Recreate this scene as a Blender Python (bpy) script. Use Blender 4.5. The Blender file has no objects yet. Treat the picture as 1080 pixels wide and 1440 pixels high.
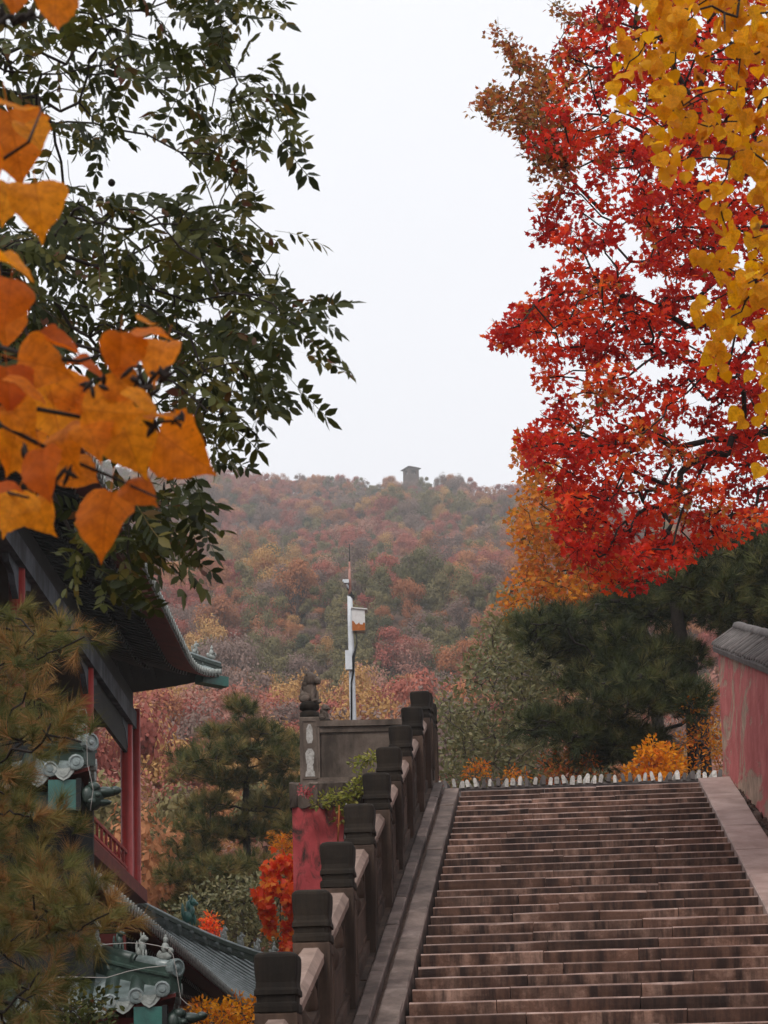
import bpy, math, random
import numpy as np
from mathutils import Vector, Matrix
random.seed(7); RNG = np.random.default_rng(11)
scene = bpy.context.scene
COL = scene.collection
rad = math.radians

# ------------------------------------------------------------------ camera
FPX, PITCH, ROLL, HORIZON = 3000.0, rad(8.0), rad(-1.3), 1650.0      # photo pixels, 1080 x 1440
PY = HORIZON - FPX * math.tan(PITCH)                                 # row of the optical axis (upper part of a wider frame)
cam_data = bpy.data.cameras.new('camera')
cam = bpy.data.objects.new('camera', cam_data); COL.objects.link(cam)
cam_data.sensor_fit = 'AUTO'; cam_data.sensor_width = 36.0; cam_data.lens = FPX / 1440 * 36
cam_data.shift_y = (PY - 720) / 1440
cam_data.clip_start = 0.05; cam_data.clip_end = 3000
cam_data.dof.use_dof = True; cam_data.dof.focus_distance = 26.0; cam_data.dof.aperture_fstop = 15.0
CAMR = Matrix.Rotation(math.pi / 2 + PITCH, 4, 'X') @ Matrix.Rotation(ROLL, 4, 'Z')
cam.matrix_world = CAMR
scene.camera = cam
scene.render.resolution_x, scene.render.resolution_y = 768, 1024

# ------------------------------------------------------------------ overcast sky, veiled sun, exposure
SUN_EL, SUN_AZ = rad(50), rad(208)        # azimuth clockwise from +Y: high, behind the photographer and to the left
world = bpy.data.worlds.new('World'); scene.world = world; world.use_nodes = True
wn, wl = world.node_tree.nodes, world.node_tree.links
wn.clear()
sky = wn.new('ShaderNodeTexSky'); sky.sky_type = 'NISHITA'; sky.sun_disc = False
sky.sun_elevation = SUN_EL; sky.sun_rotation = SUN_AZ; sky.dust_density = 6.0; sky.air_density = 1.0
hs = wn.new('ShaderNodeHueSaturation'); hs.inputs['Saturation'].default_value = 0.12
wmix = wn.new('ShaderNodeMix'); wmix.data_type = 'RGBA'; wmix.inputs[0].default_value = 0.85   # the even cloud layer over the sky
wmix.inputs[7].default_value = (9.9, 10.05, 10.6, 1)
wbg = wn.new('ShaderNodeBackground'); wbg.inputs['Strength'].default_value = 0.10
wo = wn.new('ShaderNodeOutputWorld')
wl.new(sky.outputs[0], hs.inputs['Color']); wl.new(hs.outputs[0], wmix.inputs[6])
wtc = wn.new('ShaderNodeTexCoord'); wnz = wn.new('ShaderNodeTexNoise'); wnz.inputs['Scale'].default_value = 2.2; wnz.inputs['Detail'].default_value = 4   # faint cloud tone
wmr = wn.new('ShaderNodeMapRange'); wmr.inputs[3].default_value = .93; wmr.inputs[4].default_value = 1.05
wcl = wn.new('ShaderNodeMix'); wcl.data_type = 'RGBA'; wcl.blend_type = 'MULTIPLY'; wcl.inputs[0].default_value = 1
wl.new(wtc.outputs['Generated'], wnz.inputs['Vector']); wl.new(wnz.outputs[0], wmr.inputs[0]); wl.new(wmix.outputs[2], wcl.inputs[6]); wl.new(wmr.outputs[0], wcl.inputs[7])
wl.new(wcl.outputs[2], wbg.inputs[0]); wl.new(wbg.outputs[0], wo.inputs[0])
sun_data = bpy.data.lights.new('sun', 'SUN'); sun_data.energy = 1.5; sun_data.angle = rad(16); sun_data.color = (1, .95, .88)
sun = bpy.data.objects.new('sun', sun_data); COL.objects.link(sun)
sd = Vector((math.sin(SUN_AZ) * math.cos(SUN_EL), math.cos(SUN_AZ) * math.cos(SUN_EL), math.sin(SUN_EL)))
sun.rotation_euler = sd.to_track_quat('Z', 'Y').to_euler(); sun.location = (0, 0, 30)
scene.view_settings.view_transform = 'Standard'; scene.view_settings.look = 'None'
scene.view_settings.exposure = 0.30; scene.view_settings.gamma = 1.0; scene.view_settings.use_curve_mapping = False
cy = scene.cycles
cy.max_bounces = 6; cy.diffuse_bounces = 3; cy.glossy_bounces = 2; cy.transmission_bounces = 4; cy.transparent_max_bounces = 8
cy.use_denoising = True; cy.volume_bounces = 0

# ------------------------------------------------------------------ measuring: photo pixel -> place at a distance
def ray(x, y):
    return (CAMR.to_3x3() @ Vector((x - 540.0, PY - y, -FPX))).normalized()
def P(x, y, Y):
    r = ray(x, y); return r * (Y / r.y)
def project(p):
    q = CAMR.to_3x3().inverted() @ Vector(p)
    return 540 + FPX * q.x / -q.z, PY - FPX * q.y / -q.z
V = Vector

# ------------------------------------------------------------------ mesh building
class MB:
    def __init__(s): s.v, s.f, s.sm = [], [], []
    def add(s, vs, fs, smooth=False):
        o = len(s.v); s.v += [tuple(p) for p in vs]; s.f += [tuple(i + o for i in f) for f in fs]; s.sm += [smooth] * len(fs)
        return s
    def hexa(s, c):      # 8 corners: bottom ring 0-3, top ring 4-7
        return s.add(c, [(0, 3, 2, 1), (4, 5, 6, 7), (0, 1, 5, 4), (1, 2, 6, 5), (2, 3, 7, 6), (3, 0, 4, 7)])
    def box(s, c, h, ax=None):
        c = V(c); X, Y, Z = ax or (V((1, 0, 0)), V((0, 1, 0)), V((0, 0, 1)))
        k = [(-1, -1, -1), (1, -1, -1), (1, 1, -1), (-1, 1, -1), (-1, -1, 1), (1, -1, 1), (1, 1, 1), (-1, 1, 1)]
        return s.hexa([c + X * (a * h[0]) + Y * (b * h[1]) + Z * (d * h[2]) for a, b, d in k])
    def rings(s, rings, cap=True, smooth=False, closed=True):
        o = len(s.v); n = len(rings[0])
        for r in rings: s.v += [tuple(p) for p in r]
        for i in range(len(rings) - 1):
            for j in range(n if closed else n - 1):
                a, b = o + i * n + j, o + i * n + (j + 1) % n
                s.f.append((a, b, b + n, a + n)); s.sm.append(smooth)
        if cap:
            s.f.append(tuple(o + j for j in reversed(range(n)))); s.sm.append(False)
            e = o + (len(rings) - 1) * n; s.f.append(tuple(e + j for j in range(n))); s.sm.append(False)
        return s
    def tube(s, pts, r, n=6, cap=True, smooth=True):
        pts = [V(p) for p in pts]; rr = r if isinstance(r, (list, tuple)) else [r] * len(pts)
        rings = []; ref = V((0.13, 0.2, 1)).normalized()
        for i, p in enumerate(pts):
            t = (pts[min(i + 1, len(pts) - 1)] - pts[max(i - 1, 0)])
            t = t.normalized() if t.length > 1e-9 else V((0, 0, 1))
            a = t.cross(ref)
            if a.length < 0.05: a = t.cross(V((1, 0, 0)))
            a.normalize(); b = t.cross(a)
            rings.append([p + (a * math.cos(2 * math.pi * k / n) + b * math.sin(2 * math.pi * k / n)) * rr[i] for k in range(n)])
        return s.rings(rings, cap, smooth)
    def lathe(s, base, prof, n=12, smooth=True, up=V((0, 0, 1)), ax=V((1, 0, 0)), sq=False):
        base = V(base); b = up.cross(ax)
        R = []
        for r, z in prof:
            if sq: R.append([base + up * z + ax * (r * u) + b * (r * w) for u, w in ((-1, -1), (1, -1), (1, 1), (-1, 1))])
            else: R.append([base + up * z + (ax * math.cos(2 * math.pi * k / n) + b * math.sin(2 * math.pi * k / n)) * r for k in range(n)])
        return s.rings(R, True, smooth and not sq)
    def ball(s, c, r, n=8, m=6, jit=0.0):
        c = V(c); r = r if isinstance(r, (tuple, list)) else (r, r, r); R = []
        for i in range(m + 1):
            t = max(0.06, min(math.pi - 0.06, math.pi * i / m))
            R.append([c + V((r[0] * math.sin(t) * math.cos(2 * math.pi * k / n), r[1] * math.sin(t) * math.sin(2 * math.pi * k / n), -r[2] * math.cos(t))) * (1 + random.uniform(-jit, jit)) for k in range(n)])
        return s.rings(R, True, True)
WL = {}
def wloc(o): return WL.get(o.name, V((0, 0, 0)))
def setp(o, label=None, cat=None, group=None, kind=None):
    if label: o['label'] = label
    if cat: o['category'] = cat
    if group: o['group'] = group
    if kind: o['kind'] = kind
    return o
def thing(name, label, cat, loc, group=None):
    o = bpy.data.objects.new(name, None); COL.objects.link(o); o.location = loc; o.empty_display_size = .2
    WL[o.name] = V(loc); return setp(o, label, cat, group)
def link(name, me, parent=None, loc=(0, 0, 0), mtx=None):
    o = bpy.data.objects.new(name, me); COL.objects.link(o)
    if parent is not None: o.parent = parent
    if mtx is not None: o.matrix_basis = mtx
    else: o.location = loc
    WL[o.name] = (wloc(parent) if parent is not None else V((0, 0, 0))) + V(o.location)
    return o
def obj(name, mb, mat, parent=None, loc=None):
    """mesh from world-space shapes; a top-level mesh gets its own origin loc"""
    off = wloc(parent) if parent is not None else V(loc or (0, 0, 0))
    me = bpy.data.meshes.new(name)
    me.from_pydata([(x - off.x, y - off.y, z - off.z) for x, y, z in mb.v], [], mb.f)
    me.polygons.foreach_set('use_smooth', mb.sm)
    for m in (mat if isinstance(mat, list) else [mat]): me.materials.append(m)
    me.update()
    return link(name, me, parent, (0, 0, 0) if parent is not None else tuple(off))
def tri_mesh(name, v, f, mat, tint=None, matidx=None):
    me = bpy.data.meshes.new(name); v = np.asarray(v, np.float32); f = np.asarray(f, np.int32)
    me.vertices.add(len(v)); me.vertices.foreach_set('co', v.ravel())
    me.loops.add(f.size); me.loops.foreach_set('vertex_index', f.ravel())
    me.polygons.add(len(f)); me.polygons.foreach_set('loop_start', np.arange(0, f.size, 3, dtype=np.int32))
    try: me.polygons.foreach_set('loop_total', np.full(len(f), 3, np.int32))
    except Exception: pass
    if tint is not None:
        a = me.attributes.new('tint', 'FLOAT', 'POINT'); a.data.foreach_set('value', np.asarray(tint, np.float32))
    for m in (mat if isinstance(mat, list) else [mat]): me.materials.append(m)
    if matidx is not None: me.polygons.foreach_set('material_index', np.asarray(matidx, np.int32))
    me.update(calc_edges=True); me.validate()
    return me

# ------------------------------------------------------------------ materials
def nt(name):
    m = bpy.data.materials.new(name); m.use_nodes = True; t = m.node_tree; t.nodes.clear()
    return m, t.nodes, t.links
def ramp(n, l, fac, stops):
    r = n.new('ShaderNodeValToRGB'); e = r.color_ramp.elements
    while len(e) < len(stops): e.new(0.5)
    for k, (p, c) in enumerate(stops): e[k].position = p; e[k].color = (*c, 1)
    l.new(fac, r.inputs[0]); return r.outputs[0]
def noise(n, l, vec, scale, detail=5, rough=.6, dist=0.0):
    t = n.new('ShaderNodeTexNoise'); t.inputs['Scale'].default_value = scale; t.inputs['Detail'].default_value = detail
    t.inputs['Roughness'].default_value = rough; t.inputs['Distortion'].default_value = dist
    l.new(vec, t.inputs['Vector']); return t.outputs[0]
def mathn(n, l, op, a, b=None, clamp=False):
    m = n.new('ShaderNodeMath'); m.operation = op; m.use_clamp = clamp
    for k, q in enumerate((a, b)):
        if q is None: continue
        if hasattr(q, 'links'): l.new(q, m.inputs[k])
        else: m.inputs[k].default_value = q
    return m.outputs[0]
def mixc(n, l, fac, a, b, mode='MIX'):
    m = n.new('ShaderNodeMix'); m.data_type = 'RGBA'; m.blend_type = mode
    for k, q in ((0, fac), (6, a), (7, b)):
        if hasattr(q, 'links'): l.new(q, m.inputs[k])
        else: m.inputs[k].default_value = q if k == 0 else (*q, 1)
    return m.outputs[2]
def mapping(n, l, vec, sc, rot=(0, 0, 0)):
    m = n.new('ShaderNodeMapping'); m.inputs['Scale'].default_value = sc; m.inputs['Rotation'].default_value = rot
    l.new(vec, m.inputs['Vector']); return m.outputs[0]
def finish(n, l, col, rough=.8, bump=None, bstr=.3, bdist=.01, spec=.3, metal=0.0):
    b = n.new('ShaderNodeBsdfPrincipled'); o = n.new('ShaderNodeOutputMaterial')
    if hasattr(col, 'links'): l.new(col, b.inputs['Base Color'])
    else: b.inputs['Base Color'].default_value = (*col, 1)
    if hasattr(rough, 'links'): l.new(rough, b.inputs['Roughness'])
    else: b.inputs['Roughness'].default_value = rough
    b.inputs['Specular IOR Level'].default_value = spec; b.inputs['Metallic'].default_value = metal
    if bump is not None:
        q = n.new('ShaderNodeBump'); q.inputs['Strength'].default_value = bstr; q.inputs['Distance'].default_value = bdist
        l.new(bump, q.inputs['Height']); l.new(q.outputs[0], b.inputs['Normal'])
    l.new(b.outputs[0], o.inputs[0])
def tco(n): return n.new('ShaderNodeTexCoord').outputs['Object']
def orand(n): return n.new('ShaderNodeObjectInfo').outputs['Random']
def rough_mat(name, stops, scale=3.0, fine=30.0, rough=.85, streak=None, streak_col=(.03, .02, .018), vary=.25, bstr=.4, bdist=.008, spec=.25, streak_amt=.8):
    """mottled stone / plaster / paint: large patches, fine grain, optional rain streaks, per-piece variation"""
    m, n, l = nt(name); c = tco(n)
    if vary:      # every piece cut from its own stone
        cx = n.new('ShaderNodeCombineXYZ'); ro = orand(n)
        for i, q in enumerate((37.0, 91.0, 53.0)): l.new(mathn(n, l, 'MULTIPLY', ro, q), cx.inputs[i])
        va = n.new('ShaderNodeVectorMath'); va.operation = 'ADD'; l.new(c, va.inputs[0]); l.new(cx.outputs[0], va.inputs[1]); c = va.outputs[0]
    big = noise(n, l, c, scale, 6, .65, .4); fin = noise(n, l, c, fine, 4, .7)
    col = ramp(n, l, mathn(n, l, 'ADD', mathn(n, l, 'MULTIPLY', big, .8), mathn(n, l, 'MULTIPLY', fin, .2)), stops)
    if streak:
        st = noise(n, l, mapping(n, l, c, streak), 1.0, 5, .65, .2)
        st2 = noise(n, l, c, 1.1, 3, .5)
        sf = ramp(n, l, mathn(n, l, 'ADD', mathn(n, l, 'MULTIPLY', st, .7), mathn(n, l, 'MULTIPLY', st2, .35)), [(.46, (0, 0, 0)), (.62, (1, 1, 1))])
        col = mixc(n, l, mathn(n, l, 'MULTIPLY', sf, streak_amt), col, streak_col)
    if vary:
        k = mathn(n, l, 'ADD', mathn(n, l, 'MULTIPLY', orand(n), 2 * vary), 1 - vary)
        cc = n.new('ShaderNodeCombineColor')
        for i in range(3): l.new(k, cc.inputs[i])
        col = mixc(n, l, 1.0, col, cc.outputs[0], 'MULTIPLY')
    finish(n, l, col, rough, mathn(n, l, 'ADD', big, mathn(n, l, 'MULTIPLY', fin, .5)), bstr, bdist, spec)
    return m
def leaf_mat(name, stops, transl=.4, rough=.5, per_object=0.0, veins=False, spec=.35, tboost=1.25):
    """leaf colour: each leaf its own tint along the ramp; light comes through the blade"""
    m, n, l = nt(name)
    at = n.new('ShaderNodeAttribute'); at.attribute_name = 'tint'
    if per_object: fac = mathn(n, l, 'ADD', mathn(n, l, 'MULTIPLY', orand(n), per_object), mathn(n, l, 'MULTIPLY', at.outputs['Fac'], 1 - per_object))
    else: fac = mathn(n, l, 'FRACT', mathn(n, l, 'ADD', at.outputs['Fac'], mathn(n, l, 'MULTIPLY', orand(n), .999)))
    col = ramp(n, l, fac, stops)
    bmp = None
    if veins:
        c = tco(n); ns = noise(n, l, c, 5.0, 6, .65); ns2 = noise(n, l, c, 30.0, 4, .6)
        col = mixc(n, l, ramp(n, l, ns, [(.42, (0, 0, 0)), (.68, (.55, .55, .55))]), col, tuple(.55 * q for q in stops[0][1]))
        spt = ramp(n, l, noise(n, l, c, 13.0, 3, .5), [(.66, (0, 0, 0)), (.72, (.8, .8, .8))]); col = mixc(n, l, spt, col, (.10, .03, .008))
        sx = n.new('ShaderNodeSeparateXYZ'); l.new(c, sx.inputs[0]); ay = mathn(n, l, 'ABSOLUTE', sx.outputs[1])
        sv = mathn(n, l, 'ABSOLUTE', mathn(n, l, 'SUBTRACT', mathn(n, l, 'FRACT', mathn(n, l, 'MULTIPLY', mathn(n, l, 'SUBTRACT', sx.outputs[0], mathn(n, l, 'MULTIPLY', ay, .75)), 5.0)), .5))
        vein = mathn(n, l, 'MAXIMUM', mathn(n, l, 'LESS_THAN', ay, .012), mathn(n, l, 'LESS_THAN', sv, .035))
        col = mixc(n, l, mathn(n, l, 'MULTIPLY', vein, .35), col, tuple(.5 * q for q in stops[-1][1]))
        bmp = mathn(n, l, 'ADD', mathn(n, l, 'MULTIPLY', vein, -.6), mathn(n, l, 'ADD', ns, mathn(n, l, 'MULTIPLY', ns2, .4)))
    b = n.new('ShaderNodeBsdfPrincipled'); b.inputs['Roughness'].default_value = rough; b.inputs['Specular IOR Level'].default_value = spec
    l.new(col, b.inputs['Base Color'])
    if bmp is not None:
        q = n.new('ShaderNodeBump'); q.inputs['Strength'].default_value = .35; q.inputs['Distance'].default_value = .05
        l.new(bmp, q.inputs['Height']); l.new(q.outputs[0], b.inputs['Normal'])
    t = n.new('ShaderNodeBsdfTranslucent'); tc = mixc(n, l, 1.0, col, (tboost, tboost * .96, tboost * .8), 'MULTIPLY'); l.new(tc, t.inputs[0])
    mx = n.new('ShaderNodeMixShader'); mx.inputs[0].default_value = transl
    o = n.new('ShaderNodeOutputMaterial')
    l.new(b.outputs[0], mx.inputs[1]); l.new(t.outputs[0], mx.inputs[2]); l.new(mx.outputs[0], o.inputs[0])
    return m
def flat_mat(name, col, rough=.6, scale=18.0, var=.35, spec=.3, metal=0.0):
    return rough_mat(name, [(.25, tuple(c * (1 - var) for c in col)), (.75, tuple(min(1, c * (1 + var)) for c in col))], scale, 60, rough, vary=.08, bstr=.15, bdist=.003, spec=spec)

STEP_ARGS = dict(scale=2.0, fine=40, rough=.7, streak=(9, 9, .5), streak_col=(.020, .010, .008), vary=.32, bstr=.5)
M_STEP = rough_mat('step_stone', [(.3, (.042, .019, .012)), (.5, (.12, .06, .040)), (.72, (.40, .245, .185))], streak_amt=.95, **STEP_ARGS)
M_NOSE = rough_mat('worn_skylit_edge', [(.3, (.09, .055, .042)), (.5, (.23, .15, .125)), (.72, (.43, .31, .265))], 4.0, 40, .6, vary=.25)  # paler for edge wear and for sky light painted onto the nosing
M_SLAB = rough_mat('slab_stone', [(.25, (.19, .125, .105)), (.5, (.36, .265, .235)), (.8, (.5, .39, .35))], 2.4, 35, .8, streak=(1.5, 1.5, 1.5), streak_col=(.16, .10, .085), streak_amt=.5, vary=.16)
M_STRING = rough_mat('string_stone', [(.25, (.065, .048, .040)), (.5, (.16, .118, .10)), (.8, (.32, .25, .22))], 3.2, 35, .8, streak=(3, 3, 3), streak_col=(.03, .02, .017), streak_amt=.6, vary=.30)
M_DARKST = rough_mat('balustrade_stone', [(.22, (.034, .021, .015)), (.5, (.078, .048, .034)), (.8, (.14, .092, .07))], 3.5, 45, .85, streak=(5, 5, .5), streak_col=(.018, .011, .008), vary=.15, streak_amt=.8)
M_HEADST = rough_mat('mossy_head_stone', [(.25, (.010, .0075, .0055)), (.6, (.027, .019, .0125)), (.85, (.05, .039, .024))], 6, 50, .9, streak=(14, 14, 1.2), streak_col=(.008, .006, .005), vary=.2)
M_RAILST = rough_mat('rail_stone', [(.2, (.13, .09, .07)), (.5, (.27, .19, .155)), (.85, (.40, .30, .26))], 5, 45, .8, streak=(4, 4, 2), streak_col=(.07, .045, .035), streak_amt=.5, vary=.2)
M_PARAPET = rough_mat('parapet_stone', [(.2, (.055, .04, .031)), (.5, (.15, .115, .093)), (.8, (.28, .225, .19))], 3.5, 35, .85, streak=(3, 3, .8), streak_col=(.022, .016, .012), vary=.15, streak_amt=.75)
M_DIRT = rough_mat('dirt', [(.3, (.05, .03, .022)), (.6, (.11, .07, .055)), (.8, (.2, .13, .1))], 9, 60, .95, vary=0, bstr=.8, bdist=.03)
def red_wall_mat(name, stops, patch=(.30, .19, .14), amt=(.60, .66), seed_scale=1.3, pm=(1.2, .3, .7)):
    m, n, l = nt(name); c = tco(n)
    big = noise(n, l, c, 2.6, 6, .65); fin = noise(n, l, c, 40, 4, .7)
    col = ramp(n, l, big, stops)
    st = noise(n, l, mapping(n, l, c, pm), seed_scale, 7, .68, .8)
    pf = ramp(n, l, st, [(amt[0], (0, 0, 0)), (amt[1], (1, 1, 1))])
    pc = ramp(n, l, noise(n, l, c, 6, 4, .6), [(.3, tuple(q * .7 for q in patch)), (.7, tuple(min(1, q * 1.45) for q in patch))])
    col = mixc(n, l, pf, col, pc)
    dk = ramp(n, l, noise(n, l, mapping(n, l, c, tuple(1.8 * q for q in pm)), 1.7, 7, .75, 1.0), [(.60, (1, 1, 1)), (.70, (.5, .42, .40))])
    col = mixc(n, l, 1.0, col, dk, 'MULTIPLY')
    hgt = mathn(n, l, 'ADD', mathn(n, l, 'MULTIPLY', pf, -.6), mathn(n, l, 'ADD', mathn(n, l, 'MULTIPLY', big, .6), mathn(n, l, 'MULTIPLY', fin, .4)))
    finish(n, l, col, .85, hgt, .5, .015, .2); return m
M_REDWALL = red_wall_mat('red_plaster_wall', [(.3, (.36, .085, .08)), (.5, (.47, .125, .118)), (.7, (.58, .20, .185))], patch=(.34, .235, .175), amt=(.52, .57), seed_scale=1.7)
M_REDPIER = red_wall_mat('red_plaster_pier', [(.3, (.36, .05, .055)), (.5, (.48, .075, .08)), (.7, (.55, .13, .13))], patch=(.06, .035, .03), amt=(.50, .62), seed_scale=1.6, pm=(2.2, 2.2, 1.2))
M_REDPAINT = rough_mat('red_paint', [(.25, (.24, .018, .015)), (.55, (.38, .03, .025)), (.8, (.46, .055, .047))], 4, 40, .5, streak=(9, 9, .4), streak_col=(.10, .015, .012), vary=.1, bstr=.15, spec=.4, streak_amt=.5)
M_REDWOOD = rough_mat('old_red_board', [(.25, (.09, .018, .014)), (.55, (.16, .03, .024)), (.8, (.22, .05, .04))], 5, 40, .7, vary=.1)
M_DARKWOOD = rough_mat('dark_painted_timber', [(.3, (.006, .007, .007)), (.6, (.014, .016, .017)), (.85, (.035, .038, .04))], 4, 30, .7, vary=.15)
M_BEAM = rough_mat('faded_blue_beam', [(.3, (.045, .055, .07)), (.55, (.10, .115, .135)), (.8, (.17, .19, .215))], 3, 30, .7, streak=(3, 3, 1), streak_col=(.02, .022, .025), vary=.05)
M_TILE = rough_mat('grey_green_glazed_tile', [(.25, (.05, .065, .062)), (.5, (.15, .185, .18)), (.8, (.42, .47, .47))], 7, 50, .3, vary=.2, bstr=.3, spec=.6)
M_TEAL = rough_mat('teal_glaze', [(.3, (.012, .06, .05)), (.6, (.022, .13, .105)), (.85, (.06, .21, .18))], 6, 40, .35, vary=.1, spec=.55)
M_GREEN = rough_mat('dark_green_glaze', [(.3, (.014, .024, .019)), (.6, (.034, .058, .047)), (.85, (.17, .20, .18))], 10, 50, .4, vary=.25, spec=.5)
M_PALE = rough_mat('pale_worn_glaze', [(.25, (.10, .11, .10)), (.5, (.27, .29, .27)), (.8, (.5, .52, .49))], 14, 60, .6, vary=.15)
M_COPING = rough_mat('grey_coping_tile', [(.25, (.05, .043, .04)), (.55, (.12, .105, .10)), (.8, (.2, .18, .17))], 7, 50, .85, vary=.22)
M_WHITE = rough_mat('white_mortar', [(.3, (.20, .18, .155)), (.5, (.5, .475, .44)), (.7, (.72, .70, .67))], 26, 80, .85, vary=.3)
M_POLE = rough_mat('white_painted_pole', [(.25, (.42, .44, .46)), (.6, (.62, .64, .67)), (.85, (.72, .74, .77))], 5, 40, .5, vary=.05, bstr=.1)
M_BOX = rough_mat('rusting_white_box', [(.25, (.45, .42, .40)), (.6, (.60, .58, .57)), (.85, (.68, .66, .66))], 5, 40, .6, vary=0)
M_TUBE = rough_mat('rust_stained_tube', [(.3, (.25, .09, .06)), (.6, (.42, .24, .2)), (.85, (.6, .5, .47))], 14, 60, .7, vary=0)
M_RUST = rough_mat('rust', [(.3, (.20, .06, .02)), (.6, (.38, .12, .03)), (.85, (.5, .25, .14))], 12, 60, .85, vary=0)
M_BLACK = flat_mat('black_rubber', (.012, .012, .013), .5)
M_CABLE = flat_mat('pale_cable', (.30, .28, .26), .6)
M_BARK = rough_mat('dark_bark', [(.3, (.012, .009, .008)), (.6, (.03, .022, .018)), (.85, (.06, .046, .038))], 20, 90, .9, vary=.1, bstr=.7, bdist=.01)
M_BARKG = rough_mat('grey_brown_bark', [(.3, (.05, .035, .03)), (.6, (.10, .075, .065)), (.85, (.16, .125, .11))], 14, 60, .9, vary=.1, bstr=.7, bdist=.01)
M_TOWER = rough_mat('tower_masonry', [(.3, (.06, .042, .036)), (.6, (.10, .072, .064)), (.85, (.15, .11, .10))], 1.2, 8, .9, vary=.05)
M_TOWROOF = flat_mat('tower_roof', (.05, .042, .042), .8, 2)
def ground_mat():
    m, n, l = nt('leaf_littered_ground'); c = tco(n)
    a = noise(n, l, c, .18, 6, .7); b = noise(n, l, c, 3.0, 6, .75)
    col = ramp(n, l, mathn(n, l, 'ADD', mathn(n, l, 'MULTIPLY', a, .5), mathn(n, l, 'MULTIPLY', b, .5)), [(.3, (.05, .035, .028)), (.5, (.12, .075, .055)), (.62, (.17, .105, .075)), (.78, (.11, .10, .055))])
    finish(n, l, col, .95, b, .8, .08, .1); return m
M_GROUND = ground_mat()
# leaves
L_MAPLE = leaf_mat('red_maple_leaf', [(0, (.22, .008, .008)), (.3, (.50, .016, .010)), (.6, (.72, .045, .012)), (.8, (.76, .11, .015)), (.92, (.50, .20, .03)), (1, (.16, .12, .03))], .48, spec=.15, tboost=1.3)
L_MAPLEB = leaf_mat('bronze_maple_leaf', [(0, (.20, .055, .02)), (.35, (.42, .10, .03)), (.65, (.42, .18, .04)), (1, (.16, .13, .035))], .45, spec=.15)
L_ORANGE = leaf_mat('orange_maple_leaf', [(0, (.42, .13, .012)), (.35, (.64, .26, .018)), (.7, (.58, .12, .018)), (1, (.22, .17, .03))], .45, spec=.15)
L_RBUD = leaf_mat('orange_heart_leaf', [(0, (.50, .09, .003)), (.3, (.70, .19, .005)), (.6, (.82, .33, .012)), (.8, (.74, .22, .008)), (1, (.48, .075, .005))], .58, .5, veins=True, spec=.22, tboost=1.2)
L_YEL = leaf_mat('yellow_heart_leaf', [(0, (.70, .28, .003)), (.4, (.84, .40, .004)), (.8, (.88, .50, .008)), (1, (.70, .26, .004))], .55, .5, veins=True, spec=.18, tboost=1.2)
L_ASH = leaf_mat('dark_green_leaflet', [(0, (.018, .024, .007)), (.4, (.042, .050, .012)), (.75, (.075, .080, .018)), (.95, (.12, .10, .022)), (1, (.10, .025, .015))], .35, .5, spec=.18)
L_PINE = leaf_mat('pine_needle', [(0, (.016, .022, .009)), (.5, (.040, .052, .017)), (.8, (.10, .11, .034)), (1, (.16, .13, .045))], .15, .55, spec=.15)
L_PINEM = leaf_mat('olive_pine_needle', [(0, (.035, .045, .014)), (.45, (.085, .095, .03)), (.75, (.20, .17, .055)), (1, (.28, .17, .06))], .2, .55, spec=.15)
L_PINEF = leaf_mat('browning_pine_needle', [(0, (.07, .08, .022)), (.3, (.15, .15, .045)), (.55, (.25, .19, .06)), (.75, (.36, .17, .065)), (.9, (.13, .125, .04)), (1, (.05, .06, .02))], .25, .55, spec=.15)
L_OLIVE = leaf_mat('olive_leaf', [(0, (.09, .095, .04)), (.5, (.17, .165, .075)), (1, (.25, .21, .10))], .35)
L_GOLD = leaf_mat('golden_leaf', [(0, (.60, .22, .010)), (.5, (.78, .36, .012)), (1, (.66, .16, .012))], .45, spec=.15)
L_VINE = leaf_mat('scarlet_vine_leaf', [(0, (.80, .06, .018)), (.5, (.88, .13, .02)), (.8, (.88, .32, .03)), (1, (.7, .05, .03))], .45)
L_FRESH = leaf_mat('fresh_green_leaf', [(0, (.16, .19, .03)), (.5, (.30, .32, .06)), (1, (.42, .38, .09))], .45)
# ------------------------------------------------------------------ the stair frame
vp = ray(758, 665)
AZ = math.atan2(vp.x, vp.y); SLOPE = vp.z / math.hypot(vp.x, vp.y)
U = V((math.sin(AZ), math.cos(AZ), 0)); Wd = V((math.cos(AZ), -math.sin(AZ), 0)); Z = V((0, 0, 1))
RUN = 0.358; RISE = RUN * SLOPE
PTOP = P(644.4, 1112, 24.6)
GROUND_Z = -1.6
def S(s, w, z): return PTOP + U * s + Wd * w + Z * z
def on_slope(s, w, dz=0.0): return S(s, w, s * SLOPE + dz)
STW = 2.80                                   # clear width of the flight
NSTEP = int((PTOP.z - GROUND_Z) / RISE) + 1
LAND = PTOP.z
S_END = -(NSTEP) * RUN

# ------------------------------------------------------------------ right wall line (needed by the ground)
wv = ray(677, 781); WAZ = math.atan2(wv.x, wv.y); WSL = wv.z / math.hypot(wv.x, wv.y)
WU = V((math.sin(WAZ), math.cos(WAZ), 0)); WW = V((math.cos(WAZ), -math.sin(WAZ), 0))
WP = P(1018, 1099, 25.2)
def WALL(s, w, z): return WP + WU * s + WW * w + Z * (s * WSL + z)
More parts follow.
